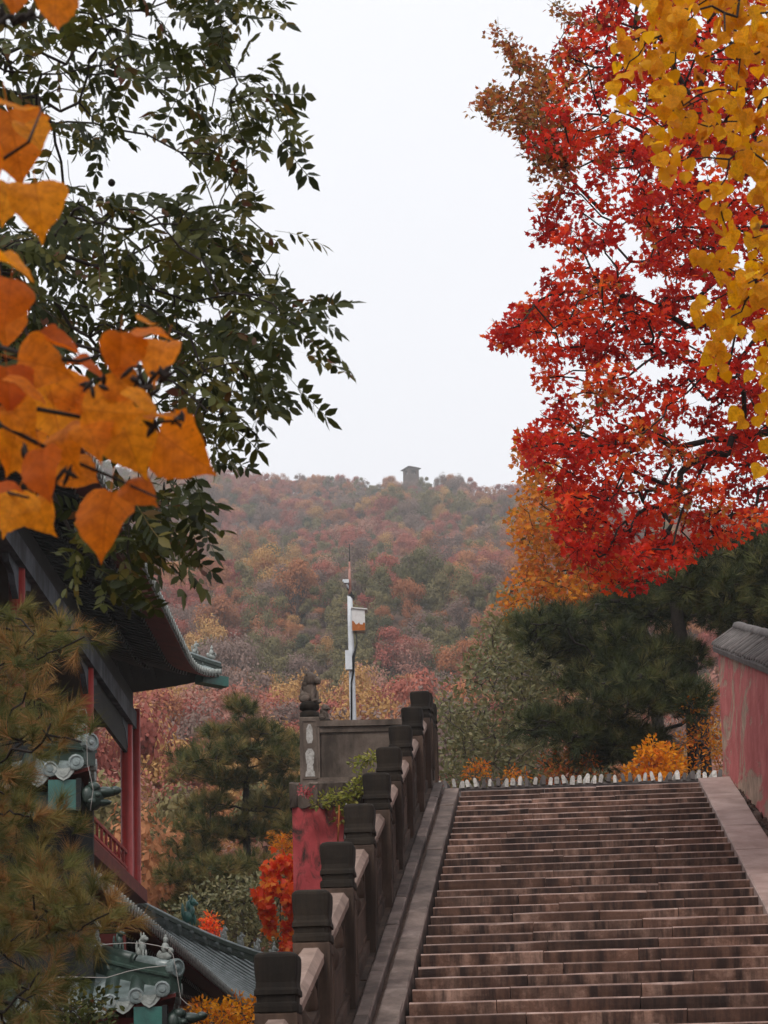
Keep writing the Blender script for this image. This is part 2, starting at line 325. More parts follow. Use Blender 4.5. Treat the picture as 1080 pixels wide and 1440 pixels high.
# ------------------------------------------------------------------ ground and hill
RX = [-60, -35, -10, 10, 30, 60]
ridge_px = [(-600, 655), (330, 668), (440, 672), (560, 677), (650, 683), (740, 690), (1100, 700), (1900, 720)]
RIDGE_Y = 500.0
ridge = [P(x, y, RIDGE_Y) for x, y in ridge_px]
def ridge_z(X): return float(np.interp(X, [p.x for p in ridge], [p.z for p in ridge])) - 5.8
def bump(X, Y, s, a): return a * (math.sin(X / s * 1.3 + 1.7 * math.sin(Y / s * .7)) + math.sin(Y / s * 1.1 + 2.1 + math.sin(X / s * .9)))
def sm(a, b, x):
    t = max(0.0, min(1.0, (x - a) / (b - a))); return t * t * (3 - 2 * t)
def ground_z(X, Y):
    hr = ridge_z(X)
    hill = float(np.interp(Y, [40, 55, 80, 110, 200, 350, 440, 500, 540, 620], [2, 7, 13.2, 21, 52, 104, 138, hr, hr - 4, hr - 30]))
    if Y > 110: hill *= 1 + (hr / 160 - 1) * sm(110, 400, Y) * (1 if Y < 500 else 0)
    left = GROUND_Z + (hill - GROUND_Z) * sm(38, 52, Y)
    # the terrace behind the stairs and the bank beside the flight
    t = max(-1.0, (Y - PTOP.y)); right = LAND - .25 + .12 * max(0.0, t) + (hill - LAND - .12 * max(0.0, t)) * sm(40, 62, Y)
    dx = X - PTOP.x - (Y - PTOP.y) * math.tan(AZ)
    z = left
    if Y > PTOP.y + .9: z = left + (right - left) * sm(-1.0, -.35, dx)
    elif dx > STW + .75:
        b = max(GROUND_Z, min(LAND - .25, WP.z - .12 + (Y - WP.y) * WSL)); z = GROUND_Z + (b - GROUND_Z) * sm(STW + .7, STW + 1.0, dx)
    if Y > 60: z += bump(X, Y, 17, .6 + (Y - 60) * .006) * sm(60, 120, Y) * (1 - sm(440, 500, Y))
    return z
gx = sorted(set([-400, -300, -220, -160, -120] + list(range(-100, 101, 10)) + [q * 1.0 for q in range(-12, 14)] + [PTOP.x + q for q in (-1.6, -1.3, -1.05, -.85, -.6, -.35, -.1, .3, 3.45, 3.6, 3.8, 4.1)] + [120, 160, 220, 300, 400]))
gy = sorted(set([-200, -120, -60, -30] + list(range(-15, 66, 1)) + list(range(66, 140, 4)) + list(range(140, 621, 12)) + [PTOP.y + .8, PTOP.y + 1.0]))
mb = MB(); mb.v = [(x, y, ground_z(x, y)) for y in gy for x in gx]; nx = len(gx)
mb.f = [(j * nx + i, j * nx + i + 1, (j + 1) * nx + i + 1, (j + 1) * nx + i) for j in range(len(gy) - 1) for i in range(nx - 1)]; mb.sm = [True] * len(mb.f)
setp(obj('ground', mb, M_GROUND), 'brown leaf littered ground rising into the hill', kind='structure')

# ------------------------------------------------------------------ staircase
stair = thing('stone_staircase', 'wide flight of worn reddish stone steps climbing between balustrade and red wall', 'stairs', S(S_END, STW / 2, GROUND_Z - LAND))
def block(mbk, s0, z0, w0, w1):
    n = max(2, int((w1 - w0) / .22)); rings = []
    j1 = [random.uniform(-.006, .006) for _ in range(n + 1)]; j2 = [random.uniform(-.003, .002) for _ in range(n + 1)]
    chip = random.randint(0, n) if random.random() < .35 else -1
    for k in range(n + 1):
        w = w0 + (w1 - w0) * k / n; a = j1[k]; b = j2[k]; c = .008 if k == chip else 0
        prof = [(RUN + .03, -RISE - .03), (.014 + a, -RISE - .03), (.014 + a, -RISE), (.004 + a, -RISE * .5), (a + c * .3, -.017 - c), (.002 + a + c, -.011 - c), (.016 + a + c, b), (RUN * .5, b * .5), (RUN + .03, 0)]
        rings.append([S(s0 + p, w, z0 + q) for p, q in prof])
    mbk.rings(rings, True, False)
for i in range(NSTEP):
    s0, z0 = -i * RUN + random.uniform(-.004, .004), -i * RISE + random.uniform(-.004, .004)
    cuts = [0.0]; 
    while STW - cuts[-1] > 1.25: cuts.append(cuts[-1] + random.uniform(.55, 1.25))
    cuts.append(STW)
    tl = random.uniform(-.010, .010)
    for a, b in zip(cuts[:-1], cuts[1:]):
        m_ = MB(); block(m_, s0 + random.uniform(-.006, .006), z0 + random.uniform(-.003, .003) + tl * (a - 1.4) * .5, a + .003 + (0.03 if a == 0 else 0), b - .003)
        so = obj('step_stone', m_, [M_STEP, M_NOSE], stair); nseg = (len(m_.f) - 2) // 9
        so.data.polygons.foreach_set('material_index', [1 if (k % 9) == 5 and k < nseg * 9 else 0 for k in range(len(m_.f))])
core = MB()   # rubble core under the treads
core.hexa([S(.9, -.02, -5.6), S(S_END, -.02, GROUND_Z - LAND - .3), S(S_END, STW + .02, GROUND_Z - LAND - .3), S(.9, STW + .02, -5.6),
           S(.9, -.02, -.14), S(S_END, -.02, S_END * SLOPE - .16), S(S_END, STW + .02, S_END * SLOPE - .16), S(.9, STW + .02, -.14)])
obj('stair_core', core, M_DIRT, stair)
def slope_slab(mbk, s0, s1, w0, w1, top, thick, jit=.004, groove=None):
    ws = [w0, w0 + .012, w1 - .012, w1]; n = max(2, int(abs(s1 - s0) / .3)); R = []
    for k in range(n + 1):
        s = s0 + (s1 - s0) * k / n; e = [random.uniform(-jit, jit) for _ in range(4)]
        R.append([on_slope(s, ws[0], top - thick), on_slope(s, ws[0] + e[0] * .5, top - .01 + e[0]), on_slope(s, ws[1], top + e[1]), on_slope(s, ws[2], top + e[2]), on_slope(s, ws[3] + e[3] * .5, top - .012 + e[3]), on_slope(s, ws[3], top - thick)])
    mbk.rings(R, True, False)
def run_of_slabs(name, s_from, s_to, length, w0, w1, top, thick, mat, jit=.004):
    s = s_from
    while s > s_to:
        e = max(s_to, s - random.uniform(length * .75, length * 1.25))
        m_ = MB(); slope_slab(m_, s - .004, e + .004, w0, w1, top + random.uniform(-.004, .006), thick, jit); obj(name, m_, mat, stair); s = e
run_of_slabs('string_slab', .12, S_END, 1.35, -.165, 0.0, .012, .5, M_STRING, .006)
run_of_slabs('base_slab', .5, S_END, 1.3, -.31, -.205, .035, .5, M_STRING, .006)
run_of_slabs('plinth_slab', .95, S_END, 1.7, -.60, -.315, .0, 2.2, M_DARKST, .003)
run_of_slabs('side_slab', .18, S_END, 1.15, STW, STW + .375, .02, .5, M_SLAB, .005)
gr = MB(); R = [[on_slope(s, -.21, -.05), on_slope(s, -.16, -.05), on_slope(s, -.16, -.4), on_slope(s, -.21, -.4)] for s in np.linspace(.12, S_END, 30)]
gr.rings(R); obj('gutter', gr, M_DIRT, stair)
# landing paving and dirt strip beside the wall
lp = MB(); lp.hexa([S(a, w, z) for z in (-.3, -.012) for a, w in ((.34, -.3), (.34, STW + 1.0), (3.5, STW + 1.0), (3.5, -.3))])
obj('landing_paving', lp, M_STEP, stair)
ds = MB(); R = []
for s in np.linspace(.3, S_END, 60):
    a = on_slope(s, STW + .375, -.03); k = (a - WP).dot(WU); b = WALL(k, .03, -.02); b2 = WALL(k, .3, -.02)
    mid = a.lerp(b, .55) + Z * random.uniform(.0, .07); mid2 = a.lerp(b, .25) + Z * random.uniform(-.03, .03)
    R.append([a - Z * .3, a, mid2, mid, b + Z * .03, b2, b2 - Z * .8])
ds.rings(R, True, False); obj('dirt_strip', ds, M_DIRT, stair)
peb = MB()
for k in range(160):
    s = random.uniform(.1, -9); a = on_slope(s, STW + .40, 0); b = WALL((a - WP).dot(WU), 0, 0); p = a.lerp(b, random.uniform(0.05, 1)) + Z * .02
    peb.ball(p, tuple(random.uniform(.01, .035) for _ in range(3)), 5, 3, .25)
setp(obj('rubble', peb, M_DIRT, stair), kind='stuff')

# ------------------------------------------------------------------ balustrade: posts, panels, rails
D0 = 1.68 / .216e-3
pp = [P(x, y, D0 / (y - 665)) for x, y in ((387, 1350), (438, 1258), (485, 1187), (515, 1134), (535, 1089), (550, 1050), (567, 1020), (581, 996), (596, 975))]
SPC = 1.68
bal = thing('stone_balustrade', 'dark weathered stone balustrade with cushion topped posts along the left of the steps', 'balustrade', S(S_END, -.43, GROUND_Z - LAND))
PW = -.445                                             # centre line of the balustrade
post_s0 = sum(((q - PTOP).dot(U) + SPC * k) for k, q in enumerate(reversed(pp))) / len(pp)
top_dz = sum((q - PTOP).z - (q - PTOP).dot(U) * SLOPE for q in pp) / len(pp)
print('balustrade', [round((q - PTOP).dot(Wd), 3) for q in pp], [round((q - PTOP).dot(U), 2) for q in pp], top_dz, 'slope', SLOPE, 'rise', RISE, 'land', LAND, 'n', NSTEP, 'core', project(S(-29 * RUN, 0, -29 * RISE)))
POSTH = top_dz
prof = [(0, .082), (.006, .102), (.016, .1145), (.03, .1195), (.07, .1195), (.12, .1165), (.165, .111), (.195, .114), (.21, .121), (.235, .122), (.24, .109), (.275, .108), (.282, .119), (.30, .122), (.328, .121), (.334, .114)]
def post_at(s, ztop=None, head=prof):
    zt = S(s, 0, s * SLOPE).z + POSTH if ztop is None else ztop
    jx = random.uniform(-.012, .012); base = S(s, PW + jx, 0); base.z = zt
    shaft = MB(); h = POSTH + .12
    shaft.lathe(V((base.x, base.y, zt - h)), [(.116, 0), (.116, h - .345), (.112, h - .334)], sq=True, ax=Wd)
    for wsd in (1,):  # sunk panel border on the face towards the steps and the front
        for ax_, o_ in ((Wd, U), (-U, Wd)):
            c = V((base.x, base.y, zt - .334 - .33)) + ax_ * .1175
            for dx, hh, hw in ((-.085, .27, .008), (.085, .27, .008)): shaft.box(c + o_ * dx, (hw, .004, hh), (o_, ax_, Z))
            for dz in (-.27, .27): shaft.box(c + Z * dz, (.093, .004, .008), (o_, ax_, Z))
    p = obj('post', shaft, M_DARKST, bal)
    hd = MB(); R = []
    for dz, hw in head:
        r = hw * .26; ring = []
        for cx, cy_, a0 in ((1, 1, 0), (-1, 1, 90), (-1, -1, 180), (1, -1, 270)):
            for a in (0, 45, 90):
                t = rad(a0 + a); ring.append(V((base.x, base.y, zt - dz + random.uniform(-.002, .002))) + Wd * (cx * (hw - r) + r * math.cos(t)) + U * (cy_ * (hw - r) + r * math.sin(t)))
        R.append(ring)
    R.reverse(); hd.rings(R, True, False); obj('post_head', hd, M_HEADST, p)
def panel_between(sa, sb):
    a, b = sa + .116, sb - .116
    sl = MB(); t = .05
    def strip(mbk, s0, s1, z0, z1, th):
        mbk.hexa([on_slope(s, PW + w, z) for z in (z0, z1) for s, w in ((s0, -th), (s0, th), (s1, th), (s1, -th))])
    strip(sl, a, b, -.04, .10, .075)          # foot rail
    strip(sl, a, b, .10, .46, t)              # solid panel
    L = b - a
    for q0, q1 in ((0, .07), (.93, 1)): strip(sl, a + L * q0, a + L * q1, .46, .70, t)
    p = obj('panel', sl, M_DARKST, bal)
    fr = MB()
    for z0, z1 in ((.14, .16), (.40, .42)):
        fr.hexa([on_slope(s, PW + w, z) for z in (z0, z1) for s, w in ((a + .06, t - .002), (a + .06, t + .008), (b - .06, t + .008), (b - .06, t - .002))])
    obj('panel_moulding', fr, M_DARKST, p)
    vs = MB()
    for q in (.5,):
        c = on_slope(a + L * q, PW, .44)
        vs.lathe(c, [(.05, 0), (.075, .05), (.085, .11), (.05, .17), (.035, .2), (.07, .25), (.09, .29)], 10, ax=U)
    for q in (.07, .93):
        c = on_slope(a + L * q, PW, .44); vs.lathe(c, [(.045, 0), (.05, .06), (.045, .14), (.03, .18), (.06, .24), (.075, .28)], 8, ax=U)
    obj('cloud_vase', vs, M_DARKST, p)
    hr = MB(); R = []
    for s in np.linspace(a - .005, b + .005, 6):
        R.append([on_slope(s, PW + w, z) for w, z in ((-.05, .68), (.05, .68), (.082, .725), (.082, .775), (.045, .82), (-.045, .82), (-.082, .775), (-.082, .725))])
    hr.rings(R); obj('handrail', hr, M_RAILST, bal)
posts_s = [post_s0 - SPC * k for k in range(0, 12)]
for k, s in enumerate(posts_s):
    post_at(s)
    if k: panel_between(s, posts_s[k - 1])
# posts standing on the level landing at the head of the flight
LP_TOP = S(posts_s[0], 0, posts_s[0] * SLOPE).z + POSTH + .12
for k, ds_ in enumerate((.62, 1.5)): post_at(posts_s[0] + ds_, LP_TOP + (.06 if k else 0))

# ------------------------------------------------------------------ terrace: red pier wall, parapet, lion posts
TY = 24.9
def T(x, y, dy=0.0): return P(x, y, TY + dy)
tl0, tl1 = T(413, 1262), T(413, 1102); trx = S(-.3, -.55, 0)
ter = thing('terrace_wall', 'red plastered terrace pier with dark stone parapet beside the head of the steps', 'wall', (tl0.x, TY, GROUND_Z))
q = MB(); x0, x1 = tl0.x, trx.x + .1; zt = tl1.z
q.hexa([(x0, TY, GROUND_Z), (x1, TY, GROUND_Z), (x1 + .1, TY + 4.5, GROUND_Z), (x0, TY + 4.5, GROUND_Z), (x0, TY, zt - .14), (x1, TY, zt - .14), (x1 + .1, TY + 4.5, zt - .14), (x0, TY + 4.5, zt - .14)])
obj('red_wall', q, M_REDPIER, ter)
nb = 7; xw = x0 - .03                                    # rough ledge stones
while xw < x1 - .05:
    e = min(x1, xw + random.uniform(.25, .5)); m_ = MB(); R = []
    for k in range(8):
        x = xw + .004 + (e - xw - .008) * k / 7; j = [random.uniform(-.035, .03) for _ in range(5)]
        R.append([V((x, TY + 4.6, zt - .16)), V((x, TY - .02 + j[0], zt - .30 + j[2])), V((x, TY - .05 + j[1], zt - .16 + j[2] * .5)), V((x, TY - .07 + j[3], zt - .02)), V((x, TY - .03 + j[4], zt + .012)), V((x, TY + 4.6, zt + .012))])
    m_.rings(R); obj('ledge_stone', m_, M_PARAPET, ter); xw = e
par_l, par_top = T(450, 1016, .12), T(450, 1016, .12).z
pr = MB(); y0 = TY + .06; pz0 = zt
pr.hexa([(x0 + .28, y0, pz0), (x1 + .15, y0, pz0), (x1 + .15, y0 + .16, pz0), (x0 + .28, y0 + .16, pz0), (x0 + .28, y0, par_top - .14), (x1 + .15, y0, par_top - .14), (x1 + .15, y0 + .16, par_top - .14), (x0 + .28, y0 + .16, par_top - .14)])
obj('parapet_panel', pr, M_PARAPET, ter)
for a, b, d in ((par_top - .14, par_top - .075, .02), (par_top - .07, par_top, .045), (pz0 + .002, pz0 + .07, .04)):
    m_ = MB(); m_.hexa([(x, y, z) for z in (a, b) for x, y in ((x0 + .28, y0 - d), (x1 + .15, y0 - d), (x1 + .15, y0 + .16 + d), (x0 + .28, y0 + .16 + d))]); obj('parapet_moulding', m_, M_PARAPET, ter)
def lion(mbk, c, h, face=V((1, 0, 0))):
    """seated guardian lion, h tall, chest towards face"""
    f = face.normalized(); r = f.cross(Z)
    def el(o, rr, j=.06):
        m2 = MB(); m2.ball((0, 0, 0), 1, 9, 7, j)
        mbk.add([c + f * (o[0] + x * rr[0]) * h + r * (o[1] + y * rr[1]) * h + Z * (o[2] + z * rr[2]) * h for x, y, z in m2.v], m2.f, True)
    el((-.08, 0, .22), (.28, .25, .24)); el((.02, 0, .44), (.23, .22, .34)); el((.07, 0, .76), (.25, .26, .25), .12)
    el((.30, 0, .70), (.13, .14, .12)); el((.34, 0, .64), (.08, .1, .05)); el((.05, .17, .90), (.07, .06, .09)); el((.05, -.17, .90), (.07, .06, .09))
    for sgn in (-1, 1):
        el((.2, .13 * sgn, .2), (.08, .08, .24)); el((.27, .13 * sgn, .04), (.11, .08, .06)); el((-.05, .2 * sgn, .12), (.2, .09, .13))
    el((-.06, 0, .60), (.2, .23, .2), .14); el((-.24, 0, .40), (.09, .08, .22), .15)
def lion_post(x, ytop, ybot, dy, hw, nm, lb, carve):
    b = T(x, ybot, dy); t = T(x, ytop, dy); h = t.z - b.z
    o = thing('lion_post', lb, 'post', b); m_ = MB(); m_.lathe(b, [(hw, -.02), (hw, h * .60), (hw * .94, h * .61)], sq=True); s_ = obj('shaft', m_, M_PARAPET, o)
    cp = MB(); cp.lathe(b, [(hw * .9, h * .605), (hw * .98, h * .63), (hw * .98, h * .665), (hw * .7, h * .675), (hw * .72, h * .685), (hw * 1.0, h * .70), (hw * 1.02, h * .735), (hw * .9, h * .755), (hw * .8, h * .76)], 16); obj('capital', cp, M_HEADST, o)
    hl_ = MB(); ln = MB(); lion(ln, V((b.x, b.y, b.z + h * .755)), h * .29, V((.9, -.45, 0))); obj('lion', ln, M_PARAPET, o)
    if carve:
        cv = MB(); fy = b.y - hw - .004
        for z0, z1, w0, w1 in ((.05, .10, .5, .42), (.10, .17, .34, .3), (.17, .27, .38, .46), (.27, .31, .46, .2), (.36, .40, .2, .34), (.40, .50, .34, .3), (.50, .54, .3, .1)):
            cv.hexa([(b.x + s_x * hw * w, y, b.z + h * z) for z, w in ((z0, w0), (z1, w1)) for s_x, y in ((-1, fy), (1, fy), (1, fy + .03), (-1, fy + .03))])
        obj('white_carving', cv, M_WHITE, s_)
        fr = MB()
        for dx in (-.72, .72): fr.box((b.x + dx * hw, fy + .002, b.z + h * .30), (.006, .008, h * .27))
        for dz in (.03, .57): fr.box((b.x, fy + .002, b.z + h * dz), (hw * .72, .008, .006))
        obj('niche_border', fr, M_PARAPET, s_)
lion_post(437, 953, 1102, .14, .118, 'a', 'stone post with a seated guardian lion and white carved panel at the terrace corner', True)
lion_post(457, 994, 1070, 3.2, .10, 'b', 'smaller lion topped stone post seen just behind the parapet of the terrace', False)

# ------------------------------------------------------------------ row of white mortared tiles at the stair head
row = thing('tile_crest', 'low crest of white mortared roof tiles along the top of the steps', 'tile row', S(3.6, STW / 2, -.25))
CZ = 3.6 * LAND / PTOP.y + .015
cb = MB(); cb.hexa([S(a, w, z) for z in (-.4, CZ) for a, w in ((3.5, -.62), (3.5, STW + .85), (3.86, STW + .85), (3.86, -.62))]); obj('crest_base', cb, M_COPING, row)
cm = MB(); R = []
for w in np.linspace(-.6, STW + .82, 46): e = random.uniform(-.014, .012); R.append([S(3.49, w, CZ - .02), S(3.49, w, CZ + .004 + e), S(3.62, w, CZ + .02 + e), S(3.87, w, CZ + .02), S(3.87, w, CZ - .02)])
cm.rings(R); obj('crest_mortar', cm, M_COPING, row)
half = MB(); n = 7
R = [[V((.032 * math.cos(math.pi * k / n), y, .035 + .034 * math.sin(math.pi * k / n))) for k in range(n + 1)] + [V((-.032, y, -.05)), V((.032, y, -.05))] for y in (-.19, .19)]
half.rings(R)
hm = bpy.data.meshes.new('tile'); hm.from_pydata([tuple(p) for p in half.v], [], half.f); hm.materials.append(M_WHITE); hm2 = hm.copy(); hm2.materials.clear(); hm2.materials.append(M_COPING)
k = 0; w = -.6
while w < STW + .82:
    c = S(3.66, w, CZ + .05 + .012 * math.sin(k * 2.1)) - wloc(row)
    link('tile', hm if random.random() < .68 else hm2, row, mtx=Matrix.Translation(c) @ Matrix.Rotation(-AZ + random.uniform(-.12, .12), 4, 'Z') @ Matrix.Rotation(random.uniform(-.2, .2), 4, 'Y') @ Matrix.Diagonal((random.uniform(.65, .95), 1, random.uniform(.8, 1.1), 1)))
    w += .098 + random.uniform(-.006, .006); k += 1

# ------------------------------------------------------------------ right-hand red wall with tiled coping
LW = 15.0; WH = (P(1011, 914, 25.2) - WP).z
rw = thing('red_wall', 'red plaster wall with worn patches and grey tiled coping right of the steps', 'wall', WALL(-LW, .25, -.3))
body = MB(); NX, NZ = 60, 10; WT = .5
def wallpt(i, j, w):
    s = -LW * i / NX; z = -.4 + (WH + .4) * j / NZ
    bulge = .012 * math.sin(s * 1.7) * math.sin(j * .7) - .02 * (j / NZ)
    return WALL(s, w + (bulge if w == 0 else 0) + .02 * (j / NZ) * (1 if w == 0 else -1), z)
g = [[wallpt(i, j, 0) for j in range(NZ + 1)] + [wallpt(i, j, WT) for j in range(NZ, -1, -1)] for i in range(NX + 1)]
body.rings(g, True, False); obj('plaster_body', body, M_REDWALL, rw)
cop = MB(); prof2 = [(-.05, WH - .02), (-.06, WH + .035), (-.045, WH + .06), (.21, WH + .235), (.25, WH + .27), (.29, WH + .235), (.545, WH + .06), (.56, WH + .035), (.55, WH - .02)]
cop.rings([[WALL(s, w, z) for w, z in prof2] for s in np.linspace(.05, -LW, 40)]); cpo = obj('coping', cop, M_COPING, rw)
s = .02
tilem = None
while s > -LW:
    t_ = MB(); jz = random.uniform(-.008, .008)
    for w0, z0, w1, z1 in ((-.068, WH + .055, .205, WH + .245), (.568, WH + .055, .295, WH + .245)):
        R = []
        for q_ in (0, .5, 1):
            w = w0 + (w1 - w0) * q_; z = z0 + (z1 - z0) * q_ + jz
            R.append([WALL(s + .045 * math.cos(math.pi * k / 5), w, z + .04 * math.sin(math.pi * k / 5)) for k in range(6)])
        t_.rings(R, True, True)
    obj('coping_tile', t_, M_COPING, rw); s -= .19
rdg = MB(); rdg.tube([WALL(s, .25, WH + .285 + random.uniform(-.006, .006)) for s in np.linspace(.07, -LW, 50)], .06, 8); obj('coping_ridge', rdg, M_COPING, rw)

# ------------------------------------------------------------------ instrument pole behind the terrace
PYD = 40.0
def Q(x, y, dy=0): return P(x, y, PYD + dy)
b = Q(496, 1020); base = V((b.x, PYD, ground_z(b.x, PYD)))
pole = thing('instrument_pole', 'slim white pole with rusty box, grey cabinet and antenna behind the terrace', 'pole', base)
m_ = MB(); m_.tube([base, Q(497, 1020), Q(493, 880), Q(492, 838)], [.075, .062, .055, .048], 10); obj('mast', m_, M_POLE, pole)
m_ = MB(); m_.tube([Q(492, 840), Q(491.7, 812), Q(491.5, 800)], [.035, .03, .022], 8); m_.tube([Q(491.7, 812), Q(491.5, 790)], .02, 6); obj('top_tube', m_, M_TUBE, pole)
m_ = MB(); m_.tube([Q(491.6, 806), Q(491.3, 765)], [.014, .007], 6); obj('antenna', m_, M_BLACK, pole)
m_ = MB(); c = Q(487, 818, -.05); m_.box(c, (.05, .05, .035)); m_.tube([c + V((-.07, -.02, .02)), c + V((.02, 0, 0))], .028, 8); m_.tube([c, Q(491, 830)], .02, 6); obj('camera_head', m_, M_POLE, pole)
m_ = MB(); m_.ball(Q(493, 838), (.06, .06, .05), 8, 5); m_.tube([Q(489, 826), Q(496, 840)], .03, 6); m_.box(Q(496, 839), (.035, .04, .03)); obj('bracket', m_, M_BLACK, pole)
bx = thing  # rusty box
cb_ = MB(); c0, c1 = Q(495.5, 889), Q(513, 858)
cb_.hexa([(x, y, z) for z in (c0.z, c1.z) for x, y in ((c0.x, PYD - .12), (c1.x, PYD - .12), (c1.x, PYD + .12), (c0.x, PYD + .12))]); bo = obj('instrument_box', cb_, M_BOX, pole)
hd_ = MB(); hd_.hexa([(c0.x - .015, PYD - .15, c1.z + .01), (c1.x + .05, PYD - .15, c1.z - .03), (c1.x + .05, PYD + .14, c1.z - .03), (c0.x - .015, PYD + .14, c1.z + .01), (c0.x - .015, PYD - .15, c1.z + .03), (c1.x + .05, PYD - .15, c1.z - .005), (c1.x + .05, PYD + .14, c1.z - .005), (c0.x - .015, PYD + .14, c1.z + .03)]); obj('box_lid', hd_, M_BOX, bo)
rs = MB(); hh = c1.z - c0.z
zz = [c0.z - .004] ; top = [c0.z + hh * (.30 + .05 * math.sin(k * .5) + random.uniform(-.03, .03) + .16 * math.exp(-k / 5)) for k in range(31)]
for k in range(30):
    xa, xb = c0.x + (c1.x - c0.x) * k / 30, c0.x + (c1.x - c0.x) * (k + 1) / 30
    rs.add([(xa, PYD - .123, c0.z), (xb, PYD - .123, c0.z), (xb, PYD - .123, top[k + 1]), (xa, PYD - .123, top[k])], [(0, 1, 2, 3)])
obj('rust_patch', rs, M_RUST, bo)
cab = MB(); a, b_ = Q(486, 944), Q(495, 917); cab.hexa([(x, y, z) for z in (a.z, b_.z) for x, y in ((a.x, PYD - .16), (b_.x, PYD - .16), (b_.x, PYD - .05), (a.x, PYD - .05))]); obj('cabinet', cab, M_POLE, pole)
m_ = MB(); m_.tube([Q(500, 880, -.05), Q(502, 905, -.06), Q(497, 925, -.08), Q(497, 945, -.08), Q(494, 960, -.08), Q(494, 1020, -.08)], [.01, .012, .03, .022, .018, .018], 6); m_.tube([Q(500, 888), Q(502, 905)], .008, 5); obj('power_cable', m_, M_BLACK, pole)

# ------------------------------------------------------------------ watch tower on the ridge
tc = P(578, 672, 497); tz = tc.z - 8.0; TWX = tc.x
tz += .0; tw = thing('watch_tower', 'small square masonry watch tower with overhanging roof on the ridge', 'tower', (TWX, 497, tz))
ax = (V((math.cos(.5), math.sin(.5), 0)), V((-math.sin(.5), math.cos(.5), 0)), Z); TH = P(578, 661, 497).z - tz
hw = 1.42
m_ = MB(); m_.box((TWX, 497, tz + (TH - 1.4) / 2), (hw, hw, (TH - 1.4) / 2), ax); obj('wall', m_, M_TOWER, tw)
for i in (-1, 1):
    for j in (-1, 1): m_ = MB(); m_.box(V((TWX, 497, tz + TH - .7)) + ax[0] * (i * (hw - .38)) + ax[1] * (j * (hw - .38)), (.36, .36, .7), ax); obj('corner_pier', m_, M_TOWER, tw)
for k, (i, j) in enumerate(((-1, 0), (1, 0), (0, 1), (0, -1))):
    m_ = MB(); c = V((TWX, 497, tz + TH)) + ax[0] * (i * (hw - .3)) + ax[1] * (j * (hw - .3)); m_.box(c + Z * (-.18), (.3 if i else hw - .74, .3 if j else hw - .74, .18), ax); obj('lintel', m_, M_TOWER, tw)
m_ = MB(); m_.lathe((TWX, 497, tz + TH), [(hw * 1.0, 0), (hw * 1.28, .04), (hw * 1.28, .2), (hw * .5, .75), (hw * .1, .95)], sq=True, ax=ax[0]); obj('roof', m_, M_TOWROOF, tw)
